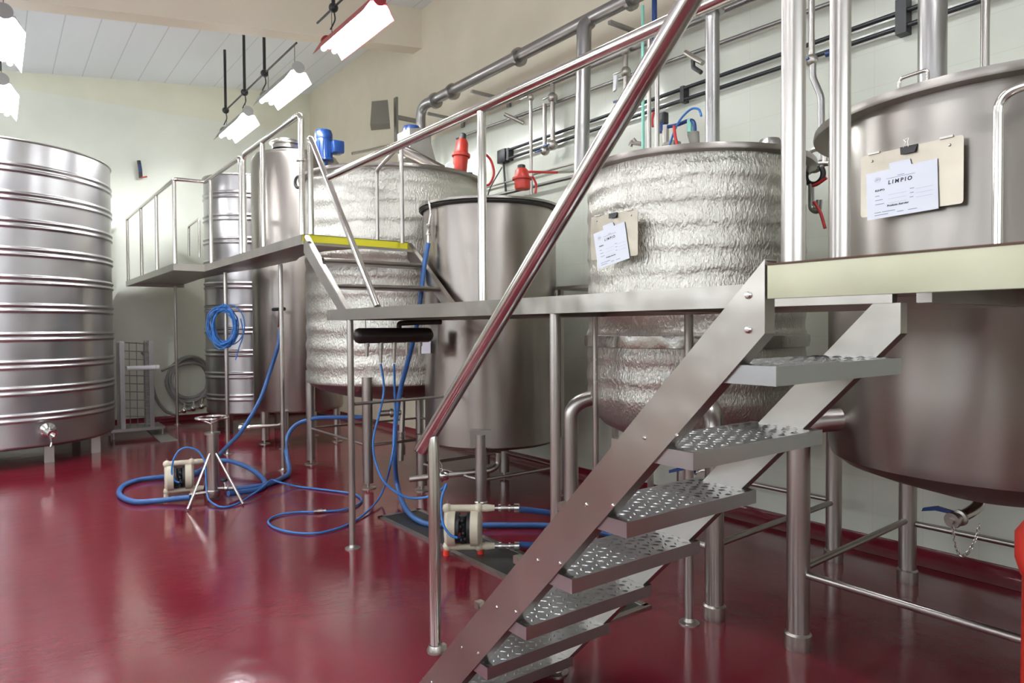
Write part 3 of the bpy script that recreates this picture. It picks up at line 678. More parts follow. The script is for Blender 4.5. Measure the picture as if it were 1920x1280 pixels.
tF = ribbed((3.25, 11.3), .63, .30, 3.92, [3.62, 3.28, 2.93, 2.59, 2.25, 1.9, 1.56, 1.22, .88, .54], 'ribbed steel tank at the far wall behind the walkway railing', [(2.85, 11.0), (3.6, 10.95), (2.9, 11.65), (3.6, 11.6)], .30)

# ------------------------------------------------------------------ sign plates with sheets
def text_mesh(lines, M_, parent, mat):
    """lines: (string, x, y, height) laid out on the sheet's own plane; M_ places the plane"""
    dg = bpy.context.evaluated_depsgraph_get(); b_ = MB()
    for s_, x, y, h, bold in lines:
        cu = bpy.data.curves.new('t', 'FONT'); cu.body = s_; cu.size = h; cu.align_x = 'LEFT'; cu.extrude = .0003; cu.offset = h * .03 if bold else 0
        cu.space_character = 1.5 if s_ == 'LIMPIO' else 1
        if bold: cu.shear = .12
        o = bpy.data.objects.new('t', cu); me = bpy.data.meshes.new_from_object(o)
        me.transform(M_ @ Matrix.Translation((x, y, .0012))); b_.bm.from_mesh(me)
        bpy.data.meshes.remove(me); bpy.data.objects.remove(o); bpy.data.curves.remove(cu)
    return b_.build('printed_text', mat, parent, smooth=False)
def sheet(c, nrm, up, pw, ph, pl, label, platelabel, roll=0, sw=.31, sh=.205, so=(0, 0)):
    c = vv(c); n = vv(nrm).normalized(); u = vv(up); u = (u - n * u.dot(n)).normalized(); r = u.cross(n)
    Mp = Matrix((r, u, n)).transposed().to_4x4(); Mp.translation = c
    t = thing('sign_plate', c, platelabel, 'plate')
    def P(x, y, z=0): return Mp @ V((x, y, z))
    def rr(x0, y0, x1, y1, z, th, mm, rad=.012):
        pts = []
        for cx_, cy_, a0 in ((x1 - rad, y1 - rad, 0), (x0 + rad, y1 - rad, 90), (x0 + rad, y0 + rad, 180), (x1 - rad, y0 + rad, 270)):
            for k in range(5):
                a = math.radians(a0 + k * 22.5); pts.append(P(cx_ + rad * math.cos(a), cy_ + rad * math.sin(a), z))
        mm.prism(pts, n * th); return mm
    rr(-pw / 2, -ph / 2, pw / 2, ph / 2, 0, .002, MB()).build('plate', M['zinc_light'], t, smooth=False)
    for sx in (-1, 1):
        MB().lathe_ax([(0, .006), (.004, .006), (.006, 0)], P(sx * (pw / 2 - .05), ph / 2 - .03, .002), n, 10).build('rivet', M['cast'], t)
    for sx in (-1, 1): k_ = MB(); k_.prism([P(sx * (pw / 2 - .06) - .025, ph / 2 - .002, 0), P(sx * (pw / 2 - .06) + .025, ph / 2 - .002, 0), P(sx * (pw / 2 - .06) + .025, ph / 2 + .006, 0), P(sx * (pw / 2 - .06) - .025, ph / 2 + .006, 0)], n * .01); k_.build('hook', M['cast'], t)
    # binder clip
    cl = tag(MB().prism([P(-.035, ph / 2 + .002, .003), P(.035, ph / 2 + .002, .003), P(.028, ph / 2 - .03, .012), P(-.028, ph / 2 - .03, .012)], n * .004).build('binder_clip', M['black'], None, smooth=False), pl[0], 'clip')
    MB().tube([P(-.02, ph / 2 - .003, .01), P(-.012, ph / 2 + .02, .008), P(-.02, ph / 2 + .03, .008), P(0, ph / 2 + .034, .008), P(-.003, ph / 2 + .02, .008), P(.0, ph / 2 - .003, .01)], .0009, 6).build('wire_arm', M['tube'], cl)
    # the sheet, slightly turned
    Ms = Mp @ Matrix.Translation((so[0], so[1], .008)) @ Matrix.Rotation(roll, 4, 'Z')
    pts = [(-sw / 2, -sh / 2), (sw / 2, -sh / 2), (sw / 2, sh / 2), (.045, sh / 2), (.04, sh / 2 + .025), (-.045, sh / 2 + .025), (-.045, sh / 2), (-sw / 2, sh / 2)]
    s_ = tag(MB().prism([Ms @ V((x, y, 0)) for x, y in pts], (Ms.to_3x3() @ V((0, 0, 1))) * .0008).build('paper_sheet', M['paper'], None, smooth=False), label, 'sheet of paper')
    kx = sw / .31; ky = sh / .205
    text_mesh([('LIMPIO', -.055 * kx, .038 * ky, .024 * kx, True), ('EQUIPO:', -.115 * kx, .016 * ky, .0115 * kx, True), ('Producto Anterior', -.062 * kx, -.058 * ky, .0125 * kx, True)], Ms, s_, M['ink'])
    def bars(L_, mat, nm):
        b_ = MB()
        for x0, y0, w_, h_ in L_:
            b_.prism([Ms @ V(((x0) * kx, y0 * ky, .0011)), Ms @ V(((x0 + w_) * kx, y0 * ky, .0011)), Ms @ V(((x0 + w_) * kx, (y0 + h_) * ky, .0011)), Ms @ V((x0 * kx, (y0 + h_) * ky, .0011))], (Ms.to_3x3() @ V((0, 0, 1))) * .0003)
        return b_.build(nm, mat, s_, smooth=False)
    bars([(-.012, .068, .03, .0022), (-.062, .062, .125, .0018), (-.115, -.006, .020, .003), (-.115, -.024, .034, .003), (-.115, -.042, .040, .003), (.040, .0, .018, .003), (.040, -.018, .016, .003), (.038, -.036, .016, .003),
          (-.12, -.078, .030, .003), (-.085, -.078, .058, .003), (-.12, -.089, .062, .003), (-.018, -.087, .028, .003), (.03, -.087, .038, .003), (-.055, -.008, .08, .0007), (-.055, -.026, .08, .0007), (-.055, -.044, .08, .0007), (.065, -.004, .07, .0007), (.065, -.022, .07, .0007), (.065, -.04, .07, .0007)], M['inkgrey'], 'small_print')
    lg = MB(); lg.tube([Ms @ V(((-.102 + .014 * math.cos(a)) * kx, (.066 + .010 * math.sin(a)) * ky, .001)) for a in [2 * PI * i / 18 for i in range(18)]], .0005, 4, closed=True)
    lg.tube([Ms @ V((x * kx, y * ky, .001)) for x, y in ((-.112, .062), (-.106, .071), (-.104, .062), (-.099, .071), (-.095, .063), (-.088, .071))], .0009, 4)
    lg.build('emblem', M['inkgrey'], s_)
    return t
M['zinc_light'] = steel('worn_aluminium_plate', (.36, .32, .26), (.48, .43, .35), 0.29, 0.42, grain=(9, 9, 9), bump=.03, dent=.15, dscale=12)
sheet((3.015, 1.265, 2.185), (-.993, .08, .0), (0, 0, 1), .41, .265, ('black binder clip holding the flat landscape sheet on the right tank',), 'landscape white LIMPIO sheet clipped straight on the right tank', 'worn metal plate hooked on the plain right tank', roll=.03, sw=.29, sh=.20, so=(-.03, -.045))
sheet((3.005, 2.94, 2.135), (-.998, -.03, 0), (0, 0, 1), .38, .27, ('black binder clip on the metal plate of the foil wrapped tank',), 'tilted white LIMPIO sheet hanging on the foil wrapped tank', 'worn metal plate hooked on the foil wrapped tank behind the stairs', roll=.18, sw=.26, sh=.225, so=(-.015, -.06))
# third board, seen edge-on below the platform
t = thing('sign_plate', A(815, 640, 'Y', 5.0), 'dark board with white sheet hanging below the platform beside the air manifold', 'plate')
MB().prism([A(806, 616, 'X', 3.05), A(821, 616, 'X', 3.05), A(820, 663, 'X', 3.05), A(806, 662, 'X', 3.05)], (.004, 0, 0)).build('plate', M['greybox'], t, smooth=False)
tag(MB().prism([A(782, 638, 'X', 3.0), A(807, 634, 'X', 3.0), A(807, 662, 'X', 3.0), A(789, 663, 'X', 3.0)], (.002, 0, 0)).build('paper_sheet', M['paper'], None, smooth=False), 'small white sheet peeking out behind the dark air manifold', 'sheet of paper')

# ------------------------------------------------------------------ air manifold
am = thing('air_manifold', (2.45, 4.75, 1.53), 'dark cylindrical air manifold hanging below the platform edge', 'manifold')
MB().lathe_ax([(0, -.335), (.03, -.33), (.05, -.315), (.058, -.295), (.058, .295), (.05, .315), (.03, .33), (0, .335)], (2.46, 4.75, 1.528), (1, 0, 0), 28).build('body', M['manifold'], am)
MB().pipe([(2.5, 4.75, 1.58), (2.5, 4.75, 1.62), (2.62, 4.75, 1.625), (2.85, 4.7, 1.63)], .02, .03).build('feed_pipe', M['manifold'], am)
for x in (2.22, 2.70): MB().cyl((x, 4.75, 1.58), (x, 4.75, 1.645), .004).build('hanger', M['tube_satin'], am)
for i, u in enumerate((688, 714, 739, 763, 787)):
    p = A(u, 640, 'Y', 4.75); lo = A(u, 668 if i == 0 else 680 if i in (1, 2) else 664, 'Y', 4.75)
    MB().tube([p, p + (lo - p) * .35, p + (lo - p) * .36, lo], [.021, .021, .014, .012], 12).build('nozzle', M['cast'], am)

# ------------------------------------------------------------------ hoses
def hose(pts, r, mat, name, label, cat='hose', seg=8):
    return tag(MB().tube(spline(pts, seg), r, 12).build(name, mat), label, cat)
Zf = .026
hose([A(525, 620, 'X', 2.82), A(521, 650, 'X', 2.78), A(505, 700, 'X', 2.7), A(487, 750, 'X', 2.55), A(455, 805, 'X', 2.3), A(425, 838, 'X', 2.05), A(408, 856, 'X', 1.85), A(392, 870, 'X', 1.72), A(372, 885, 'Y', 7.1), A(352, 897, 'Y', 7.15)], .024, M['blue'], 'blue_hose', 'thick blue hose dropping from the plain tank valve to the far pump')
hose([A(357, 932, 'Z', .05), A(335, 934, 'Z', .04), A(290, 939, 'Z', Zf), A(250, 940, 'Z', Zf), A(224, 927, 'Z', Zf), A(232, 910, 'Z', Zf), A(262, 899, 'Z', Zf), A(310, 893, 'Z', Zf), A(370, 884, 'Z', Zf), A(415, 863, 'Z', .10), A(455, 872, 'Z', .09), A(483, 888, 'Z', .05), A(497, 905, 'Z', Zf), A(488, 916, 'Z', Zf), A(455, 922, 'Z', .04), A(428, 925, 'Z', .06)], .024, M['blue'], 'blue_hose', 'thick blue hose lying in a wide loop round the far pump')
hose([A(420, 914, 'Z', .04), A(455, 915, 'Z', Zf), A(500, 908, 'Z', Zf), A(525, 898, 'Z', Zf), A(542, 885, 'Z', .04), A(538, 855, 'X', 2.55), A(536, 832, 'X', 2.62), A(542, 812, 'X', 2.7), A(557, 795, 'X', 2.8), A(590, 784, 'X', 2.95), A(630, 782, 'X', 3.05), A(668, 782, 'X', 3.15), A(682, 782, 'X', 3.17)], .024, M['blue'], 'blue_hose', 'thick blue hose climbing from the floor to the foil tank outlet')
hose([A(803, 455, 'X', 3.11), A(795, 500, 'X', 3.08), A(788, 560, 'X', 3.05), A(781, 610, 'X', 3.03), A(768, 665, 'X', 3.03), A(751, 730, 'X', 3.0), A(742, 790, 'X', 2.95), A(740, 850, 'X', 2.85), A(745, 910, 'Z', .13), A(762, 955, 'Z', .05), A(790, 978, 'Z', Zf), A(820, 983, 'Z', Zf), A(870, 984, 'Z', Zf + .005), A(950, 984, 'Z', Zf), A(1030, 985, 'Z', Zf), A(1100, 992, 'Z', Zf), A(1160, 1005, 'Z', Zf)], .022, M['blue'], 'blue_hose', 'thick blue hose hanging from the slim plain tank down to the floor gutter')
hose([A(968, 955, 'Z', .27), A(990, 956, 'Z', .26), A(1030, 961, 'Z', .22), A(1080, 968, 'Z', .16), A(1130, 985, 'Z', .08), A(1175, 1003, 'Z', Zf)], .021, M['blue'], 'blue_hose', 'upper of the two blue hoses leaving the near ivory pump')
hose([A(968, 1020, 'Z', .06), A(990, 1021, 'Z', .05), A(1030, 1022, 'Z', Zf), A(1080, 1020, 'Z', Zf), A(1140, 1016, 'Z', Zf)], .021, M['blue'], 'blue_hose', 'lower of the two blue hoses leaving the near ivory pump')
# thin air lines
Zt = .012
al = hose([A(714, 682, 'Y', 4.75), A(719, 715, 'Y', 4.72), A(719, 740, 'Y', 4.7), A(710, 780, 'Y', 4.68), A(700, 825, 'Y', 4.65), A(704, 865, 'Y', 4.6), A(722, 905, 'Y', 4.5), A(760, 931, 'Y', 4.4), A(798, 932, 'Y', 4.3), A(828, 917, 'Y', 4.15), A(837, 908, 'Y', 4.05), A(829, 930, 'Y', 4.02), A(827, 955, 'Y', 3.98), A(832, 985, 'Y', 3.93), A(845, 1003, 'Y', 3.88), A(858, 1008, 'Y', 3.85)], .0085, M['blue_light'], 'air_line', 'thin blue air line curving from the manifold to the near pump', 'air line')
al = hose([A(739, 682, 'Y', 4.75), A(740, 730, 'Y', 4.75), A(741, 770, 'Y', 4.75), A(739, 830, 'Y', 4.75), A(730, 880, 'Y', 4.77), A(720, 915, 'Z', .12), A(705, 942, 'Z', .04), A(675, 970, 'Z', Zt), A(640, 988, 'Z', Zt), A(595, 999, 'Z', Zt), A(550, 998, 'Z', Zt), A(515, 989, 'Z', Zt), A(503, 977, 'Z', Zt), A(520, 966, 'Z', Zt), A(555, 960, 'Z', Zt), A(600, 959, 'Z', Zt), A(645, 955, 'Z', Zt), A(672, 945, 'Z', Zt), A(677, 934, 'Z', Zt), A(660, 925, 'Z', Zt), A(610, 918, 'Z', Zt), A(560, 912, 'Z', Zt), A(525, 904, 'Z', Zt + .05), A(508, 900, 'Z', .08), A(490, 915, 'Z', .06), A(465, 932, 'Z', .03), A(440, 946, 'Z', Zt), A(415, 950, 'Z', Zt), A(395, 940, 'Z', .03), A(388, 925, 'Y', 6.75), A(386, 890, 'Y', 6.85), A(384, 865, 'Y', 6.9), A(372, 846, 'Y', 6.95), A(355, 839, 'Y', 6.98), A(338, 843, 'Y', 6.98), A(326, 860, 'Y', 6.98), A(322, 885, 'Y', 6.98), A(327, 900, 'Y', 6.97), A(336, 904, 'Y', 6.96)], .0085, M['blue_light'], 'air_line', 'thin blue air line looping over the floor to the far pump', 'air line')
q = A(600, 959, 'Z', Zt); dr = (A(640, 956, 'Z', Zt) - q).normalized()
MB().lathe_ax([(0, -.05), (.012, -.05), (.012, -.02), (.017, -.018), (.017, .018), (.012, .02), (.012, .05), (0, .05)], q + V((0, 0, .006)), dr, 14).build('coupling', M['cast'], al)

# blue coil on the walkway post
cl = MB(); c0 = A(417, 612, 'X', 2.27)
rv = V((CR.x, CR.y, 0)).normalized(); uv = V((0, 0, 1)); fv = rv.cross(uv)
pts = []
for i in range(15 * 14):
    a = 2 * PI * i / 15; k = i / 15
    rx = .155 + .02 * math.sin(k * 2.3) ; rz = .235 + .03 * math.sin(k * 1.7 + 1)
    pts.append(c0 + rv * (rx * math.cos(a) + .025 * math.sin(k * 3.1)) + uv * (rz * math.sin(a) + .02 * math.cos(k * 2.1)) + fv * (-.03 + .045 * math.sin(k * 5.3 + a)))
cl.tube(pts, .0075, 8)
pts2 = [c0 + rv * (.06 + .19 * math.cos(a)) + uv * (.02 + .25 * math.sin(a)) + fv * -.07 for a in [PI * .5 - i * .12 for i in range(42)]]
cl.tube(pts2, .0075, 8)
cl.tube(spline([c0 + rv * .2 + uv * .1 - fv * .07, c0 + rv * .23 + uv * -.1 - fv * .07, c0 + rv * .17 + uv * -.28 - fv * .07, c0 + rv * .13 + uv * -.42 - fv * .07], 6), .0075, 8)
tag(cl.build('coiled_air_line', M['blue_light']), 'coil of bright blue air line hung on the walkway post', 'hose coil')

# grey hose coil on the far wall
gc = thing('hose_reel', A(356, 712, 'Y', 12.9), 'grey hose coiled on a hook at the far wall', 'hose coil'); c0 = A(356, 712, 'Y', 12.85); pts = []
for i in range(26 * 9):
    a = 2 * PI * i / 26; k = i / 26
    pts.append(c0 + V((1, 0, 0)) * ((.33 + .05 * math.sin(k * 2.1)) * math.cos(a)) + V((0, 0, 1)) * ((.36 + .06 * math.sin(k * 1.6)) * math.sin(a) - .02 * k / 9) + V((0, .04 * math.sin(k * 3 + a), 0)))
MB().tube(pts, .022, 8).build('hose_coil', M['greyhose'], gc)
MB().cyl(c0 + V((0, .15, .28)), c0 + V((0, -.05, .28)), .02).build('hook', M['cast'], gc)
MB().cyl(A(303, 695, 'Y', 12.8), A(350, 672, 'Y', 12.85), .02).build('lance', M['cast'], gc)
hose([A(266, 660, 'Y', 12.8), A(275, 672, 'Y', 12.8), A(282, 705, 'Y', 12.8), A(292, 745, 'Y', 12.8), A(310, 770, 'Y', 12.8), A(330, 777, 'Y', 12.8)], .025, M['greyhose'], 'grey_hose', 'grey hose hanging along the far wall beside the wire rack')
mf = thing('pipe_manifold', A(360, 765, 'Y', 12.6), 'low row of chromed valves at the foot of the far wall', 'valves')
mm = MB(); mm.cyl(A(330, 773, 'Y', 12.6), A(395, 758, 'Y', 12.6), .025); mm.build('pipe', M['cast'], mf)
for u, v in ((345, 769), (362, 765), (378, 761)):
    vb_ = MB(); vb_.sphere(A(u, v, 'Y', 12.55), .05); vb_.cyl(A(u, v, 'Y', 12.55), A(u + 2, v - 14, 'Y', 12.55), .018); vb_.build('valve', M['chrome'], mf)

# wire rack by the big tank
rk = thing('wire_rack', A(245, 828, 'Z', 0), 'tall narrow wire rack between the huge ribbed tank and the far wall', 'rack')
X0, X1, Yk = 1.48, 1.86, 11.4
for x in (X0, X1):
    for y in (Yk, Yk + .35): MB().bb((x - .03, y - .03, 0.12), (x + .03, y + .03, 1.42)).build('upright', M['duct'], rk, smooth=False)
wr = MB()
for i in range(11): wr.cyl((X0, Yk, .2 + i * .12), (X1, Yk, .17 + i * .12), .008, n=6); wr.cyl((X1, Yk, .2 + i * .12), (X1, Yk + .35, .2 + i * .12), .008, n=6)
for i in range(5): wr.cyl((X0 + i * .095, Yk, .15), (X0 + i * .095, Yk, 1.4), .006, n=6)
wr.build('mesh', M['duct'], rk)
MB().bb((X0 - .16, Yk - .1, .10), (X1 + .16, Yk + .45, .14)).build('base', M['duct'], rk, smooth=False)
for x in (X0 - .13, X1 + .13):
    for y in (Yk - .07, Yk + .4): MB().cyl((x, y, 0), (x, y, .1), .015).build('foot', M['duct'], rk)
MB().cyl((X0 + .05, Yk - .05, 1.02), (X1 + .1, Yk - .05, 1.02), .035).build('roller', M['ceil'], rk)

# small hanging tool on the far wall
t = thing('wall_tap', A(262, 320, 'Y', 12.95), 'small black valve with hose stub high on the far wall', 'tap')
MB().tube([A(260, 301, 'Y', 12.9), A(263, 318, 'Y', 12.9), A(264, 334, 'Y', 12.9)], .03, 8).build('body', M['black'], t)
MB().tube([A(262, 308, 'Y', 12.88), A(263, 322, 'Y', 12.88)], .02, 8).build('collar', M['bluepaint'], t)
MB().cyl(A(264, 333, 'Y', 12.88), A(276, 331, 'Y', 12.85), .012).build('lever', M['red'], t)
# grab frame behind the walkway
t = MB(); t.pipe([A(354, 480, 'X', 2.5) , A(354, 424, 'X', 2.5), A(373, 410, 'X', 2.5), A(374, 482, 'X', 2.5)], .018, .04)
tag(t.build('grab_rail', M['tube']), 'small inverted U grab rail left of the far ribbed tank', 'rail')
t = MB(); t.pipe([(3.0, 6.13, 2.38), (3.0, 6.13, 3.12), (3.0, 5.62, 3.27), (3.0, 5.62, 2.36)], .018, .05)
tag(t.build('grab_rail', M['tube_satin']), 'thin bent grab rail at the top of the short staircase', 'rail')
t = MB(); a_ = A(1875, 455, 'X', 2.85); b_ = A(1872, 152, 'X', 2.85); t.pipe([V((2.85, b_.y, PZ)), V((2.85, b_.y, 2.40)), V((2.85, b_.y - .35, 2.42)), V((2.85, b_.y - .5, PZ))], .017, .07)
tag(t.build('grab_rail', M['tube']), 'bent grab rail in front of the plain right tank', 'rail')

# ------------------------------------------------------------------ diaphragm pumps
def pump(c, ax, s, name_label, caps):
    """c = middle of the feet on the floor, ax = axis through both discs"""
    c = vv(c); ax = vv(ax).normalized(); side = V((0, 0, 1)).cross(ax)
    t = thing('diaphragm_pump', c, name_label, 'pump')
    def P(a, h, d=0): return c + ax * a * s + V((0, 0, h * s)) + side * d * s
    for sg in (-1, 1):
        b_ = MB(); b_.lathe_ax([(0, .085), (.07, .082), (.115, .07), (.13, .055), (.13, .0), (.10, -.004), (0, -.004)], (0, 0, 0), (1, 0, 0), 32)
        bmesh.ops.scale(b_.bm, vec=(s, s, s), verts=b_.bm.verts)
        rot = Matrix((ax * sg, side * sg, V((0, 0, 1)))).transposed().to_4x4(); rot.translation = P(sg * .055, .20)
        bmesh.ops.transform(b_.bm, matrix=rot, verts=b_.bm.verts)
        b_.build('chamber', M['ivory'], t)
        MB().lathe_ax([(0, 0), (.112 * s, 0), (.112 * s, .025 * s), (0, .025 * s)], P(sg * .028, .20), ax * sg, 28).build('diaphragm_ring', M['black'], t)
        b_ = MB()
        b_.cyl(P(sg * .115, .05), P(sg * .115, .13), .022 * s, .026 * s); b_.cyl(P(sg * .115, .27), P(sg * .115, .35), .026 * s, .022 * s)
        b_.build('port', M['ivory'], t)
        b_ = MB(); b_.cyl(P(sg * .125, 0.0), P(sg * .125, .04), .024 * s); b_.build('foot_cap', M['redplastic'] if caps else M['ivory'], t)
        MB().cyl(P(sg * .115, .36), P(sg * .115, .40), .004 * s).build('clamp_bolt', M['cast'], t)
    for h in (.065, .345):
        b_ = MB(); b_.cyl(P(-.145, h), P(.20, h), .026 * s, n=18)
        for a in (-.115, .115): b_.sphere(P(a, h), .036 * s)
        b_.cyl(P(.16, h), P(.23, h), .030 * s, .022 * s); b_.build('pipe_manifold', M['ivory'], t)
    b_ = MB(); b_.box(P(0, .20), (.052 * s, .10 * s, .17 * s), Matrix((ax, side, V((0, 0, 1)))).transposed(), .012 * s)
    for k in range(10): b_.sphere(P(random.uniform(-.03, .03), random.uniform(.10, .30), -.05 - random.random() * .02), .018 * s)
    b_.cyl(P(0, .10, -.03), P(0, .30, -.03), .03 * s); b_.build('air_valve_block', M['black'], t)
    MB().cyl(P(-.02, .155, -.06), P(-.04, .15, -.085), .012 * s).build('air_inlet', M['blue_light'], t)
    if caps: MB().box(P(-.03, .175, -.07), (.03, .02, .02), None, .004).build('red_tab', M['redplastic'], t)
    return t, P
pc = A(869, 1040, 'Z', 0); pax = (A(897, 1041, 'Z', 0) - A(842, 1044, 'Z', 0))
pax = V((CR.x, CR.y, 0))
pt, P = pump(pc, pax, .95, 'near ivory diaphragm pump with red feet caps beside the floor gutter', True)
for h in (.065, .345):
    k_ = MB(); q0 = P(.225, h); d_ = pax.normalized()
    k_.lathe_ax([(0, 0), (.012, 0), (.012, .03), (.026, .032), (.026, .05), (.012, .052), (.012, .10), (.024, .102), (.024, .115), (.014, .118), (.014, .14), (.032, .142), (.032, .175), (.024, .18), (0, .18)], q0, d_, 16)
    k_.build('coupling', M['chrome'], pt)
pump(A(337, 930, 'Z', 0), V((.98, -.19, 0)), .92, 'far ivory diaphragm pump beside the tripod filter', False)

# filter on tripod with hand wheel
fc = A(400, 935, 'Z', .0)
tf = thing('tripod_filter', fc, 'stainless filter housing on tripod legs with hand wheel, standing on open floor', 'filter')
x_, y_ = fc.x, fc.y
MB().lathe([(0, .02), (.055, .02), (.06, .03), (.06, .08), (.052, .09), (.052, .60), (.07, .605), (.07, .625), (0, .63)], (x_, y_, 0), 28).build('housing', M['tube_satin'], tf)
MB().cyl((x_, y_, .62), (x_, y_, .74), .014).build('spindle', M['tube'], tf)
hw = MB(); hw.torus((x_, y_, .76), .14, .011)
for k in range(3):
    a = k * 2 * PI / 3 + .5; hw.cyl((x_, y_, .70), (x_ + .14 * math.cos(a), y_ + .14 * math.sin(a), .76), .008)
hw.build('hand_wheel', M['chrome'], tf)
for u, v in ((352, 957), (456, 947), (372, 936)):
    q = A(u, v, 'Z', .0)
    if u == 372: q = V((x_ - .02, y_ + .28, 0))
    dq = (q - V((x_, y_, 0))).normalized()
    MB().tube([V((x_, y_, .43)) + dq * .055, q + V((0, 0, .012))], .011, 10).build('leg', M['tube'], tf)
MB().pipe([(x_, y_, .10), (x_, y_, .10) + V() if False else (x_ + .16, y_ - .12, .10)], .016, .01).build('outlet', M['cast'], tf)
MB().cyl((x_, y_, .07), (x_ - .2, y_ + .04, .06), .016).build('inlet', M['cast'], tf)
vv_ = MB(); vv_.sphere((x_ + .1, y_ - .075, .10), .028); vv_.cyl((x_ + .1, y_ - .075, .10), (x_ + .08, y_ - .07, .17), .01); vv_.build('valve', M['chrome'], tf)
MB().sphere((x_ + .08, y_ - .07, .18), .028, (1.2, 1.2, .8)).build('valve_knob', M['black'], tf)

# ------------------------------------------------------------------ ceiling lamps with their hangers
def lamp_proto(col, label):
    t = thing('fluorescent_lamp', (0, 0, 0), label, 'ceiling lamp', 'hanging fluorescent lamps')
    mat = M['lampred'] if col == 'red' else M['lampgrey']
    prof = [(-.165, -.135), (-.085, .0), (.085, .0), (.165, -.135), (.160, -.135), (.08, -.012), (-.08, -.012), (-.160, -.135)]
    MB().prism([(x, 0, z) for x, z in prof], (0, 1.22, 0)).build('housing', mat, t, smooth=False)
    MB().prism([(x, .01, z) for x, z in [(-.156, -.131), (-.080, -.02), (.080, -.02), (.156, -.131), (.154, -.123), (.078, -.014), (-.078, -.014), (-.154, -.123)]], (0, 1.20, 0)).build('reflector', M['glow'], t, smooth=False)
    for x in (-.06, .06): MB().cyl((x, .03, -.065), (x, 1.19, -.065), .024, n=12).build('tube', M['tubeglow'], t)
    for y in (0.0, 1.22): MB().cyl((0, y - .012, .025), (0, y + .012, .025), .072, n=28).build('end_cap', mat, t)
    hg = MB()
    for y in (.12, 1.1): hg.cyl((0, y, 0), (0, y, .34), .0035, n=6)
    hg.build('wire', M['black'], t)
    return t
_dim = {}
def dim_tube(me, k='tubedim'):
    if (me.name, k) not in _dim:
        m2 = me.copy(); m2.materials[0] = M[k]; _dim[(me.name, k)] = m2
    return _dim[(me.name, k)]
grey = None
info = [('red-framed fluorescent lamp hanging in front of the ceiling beam',), ('grey fluorescent lamp hanging second from the far wall above the rail corner',), ('grey fluorescent lamp hanging nearest the far wall in the right row',), ('larger of the two fluorescent lamps cut by the left edge',), ('smaller of the two fluorescent lamps at the left edge, above the huge tank',)]
for i, (x, y, k) in enumerate(LAMPS):
    if k == 'red': o = lamp_proto('red', info[i][0])
    elif grey is None: o = grey = lamp_proto('grey', info[i][0])
    else: o = copy_tree(grey); o['label'] = info[i][0]
    if y > 9:
        for c_ in o.children:
            if c_.name.startswith('tube'): c_.data = dim_tube(c_.data, 'tubenew')
    o.location = (x, y, lz(x))
for i, (x, y, k) in enumerate(LAMPS_BACK):
    o = copy_tree(grey)
    for c_ in o.children:
        if c_.name.startswith('tube'):
            c_.data = dim_tube(c_.data)
    o['label'] = 'grey fluorescent lamp hanging in the near half of the hall, outside the view'; o.location = (x, y, lz(x)); o['group'] = 'lamps behind the photographer'
# bus conduit carrying each row
def conduit(x, ys, z, label):
    t = thing('lamp_conduit', (x, ys[0], z), label, 'conduit')
    MB().cyl((x, ys[0], z), (x, ys[-1], z), .012, n=10).build('rail', M['black'], t)
    for y in ys[1:-1]:
        d_ = MB().cyl((x, y, z), (x, y, cz(x) - .0), .02, n=10).build('drop_rod', M['black'], t)
        MB().sphere((x, y, z), .05).build('joint_box', M['black'], t)
        MB().pipe([(x, y, z), (x + .02, y, z - .12), (x - .02, y + .04, z - .22)], .008, .03).build('cable', M['black'], t)
    return t
conduit(2.9, [8.0, 9.2, 10.1, 11.1, 11.12], 4.95, 'black conduit and drop rods above the two grey lamps of the right row')
conduit(2.9, [5.6, 6.9, 7.35], 4.95, 'black conduit with drop rod behind the red-framed lamp')
conduit(.12, [7.0, 8.05, 10.1, 11.1], 4.95, 'black conduit above the lamps at the left edge')

# ------------------------------------------------------------------ air duct and wall pipework
du = thing('exhaust_duct', (4.4, 6, 4.39), 'long steel exhaust duct running along the upper right wall', 'duct')
MB().pipe([(4.4, 7.72, 3.45), (4.4, 7.72, 4.41), (4.4, -1.5, 4.37)], .062, .16, 20).build('duct', M['duct'], du)
for y in (7.35, 6.95, 5.66, 4.1, 2.4): MB().cyl((4.4, y - .02, 4.39), (4.4, y + .02, 4.39), .095, n=28).build('flange', M['duct'], du)
for y in (4.60,): MB().pipe([(4.4, y, 4.38), (4.35, y + .02, 4.33), (4.3, y + .02, 2.9)], .068, .1, 20).build('branch', M['duct'], du)
for y in (7.55, 6.55, 4.35): 
    b_ = MB(); b_.bb((4.4, y - .02, 4.27), (WX - .006, y + .02, 4.30)); b_.bb((WX - .03, y - .03, 4.2), (WX - .006, y + .03, 4.42)); b_.build('bracket', M['duct'], du, smooth=False)

def wpipe(pts, r, mat, label, name='wall_pipe', cat='pipe', fil=.05):
    o = MB().pipe(pts, r, fil, 12).build(name, mat); return tag(o, label, cat)
bp1 = thing('pipe_pair', (4.9, 3, 3.6), 'pair of parallel black pipes along the tiled wall', 'pipe')
for z in (3.58, 3.68): MB().cyl((4.89, -2, z), (4.89, 6.55, z + .0), .017, n=12).build('pipe', M['blackpipe'], bp1)
for y in (6.5, 3.93, 2.1): 
    b_ = MB(); b_.bb((4.86, y - .035, 3.53), (4.944, y + .035, 3.76)) if y == 2.1 else b_.bb((4.87, y - .02, 3.56), (4.944, y + .02, 3.70)); b_.build('clamp', M['black'], bp1, smooth=False)
MB().cyl((4.875, 2.92, 3.58), (4.875, 2.80, 3.58), .022).build('marker_sleeve', M['bluepaint'], bp1)
MB().cyl((4.875, 2.62, 3.56), (4.875, 2.50, 3.56), .022).build('marker_sleeve', M['bluepaint'], bp1)
jb = thing('junction_box', (4.9, 6.6, 3.6), 'black wall junction box where the pair of black pipes ends', 'box')
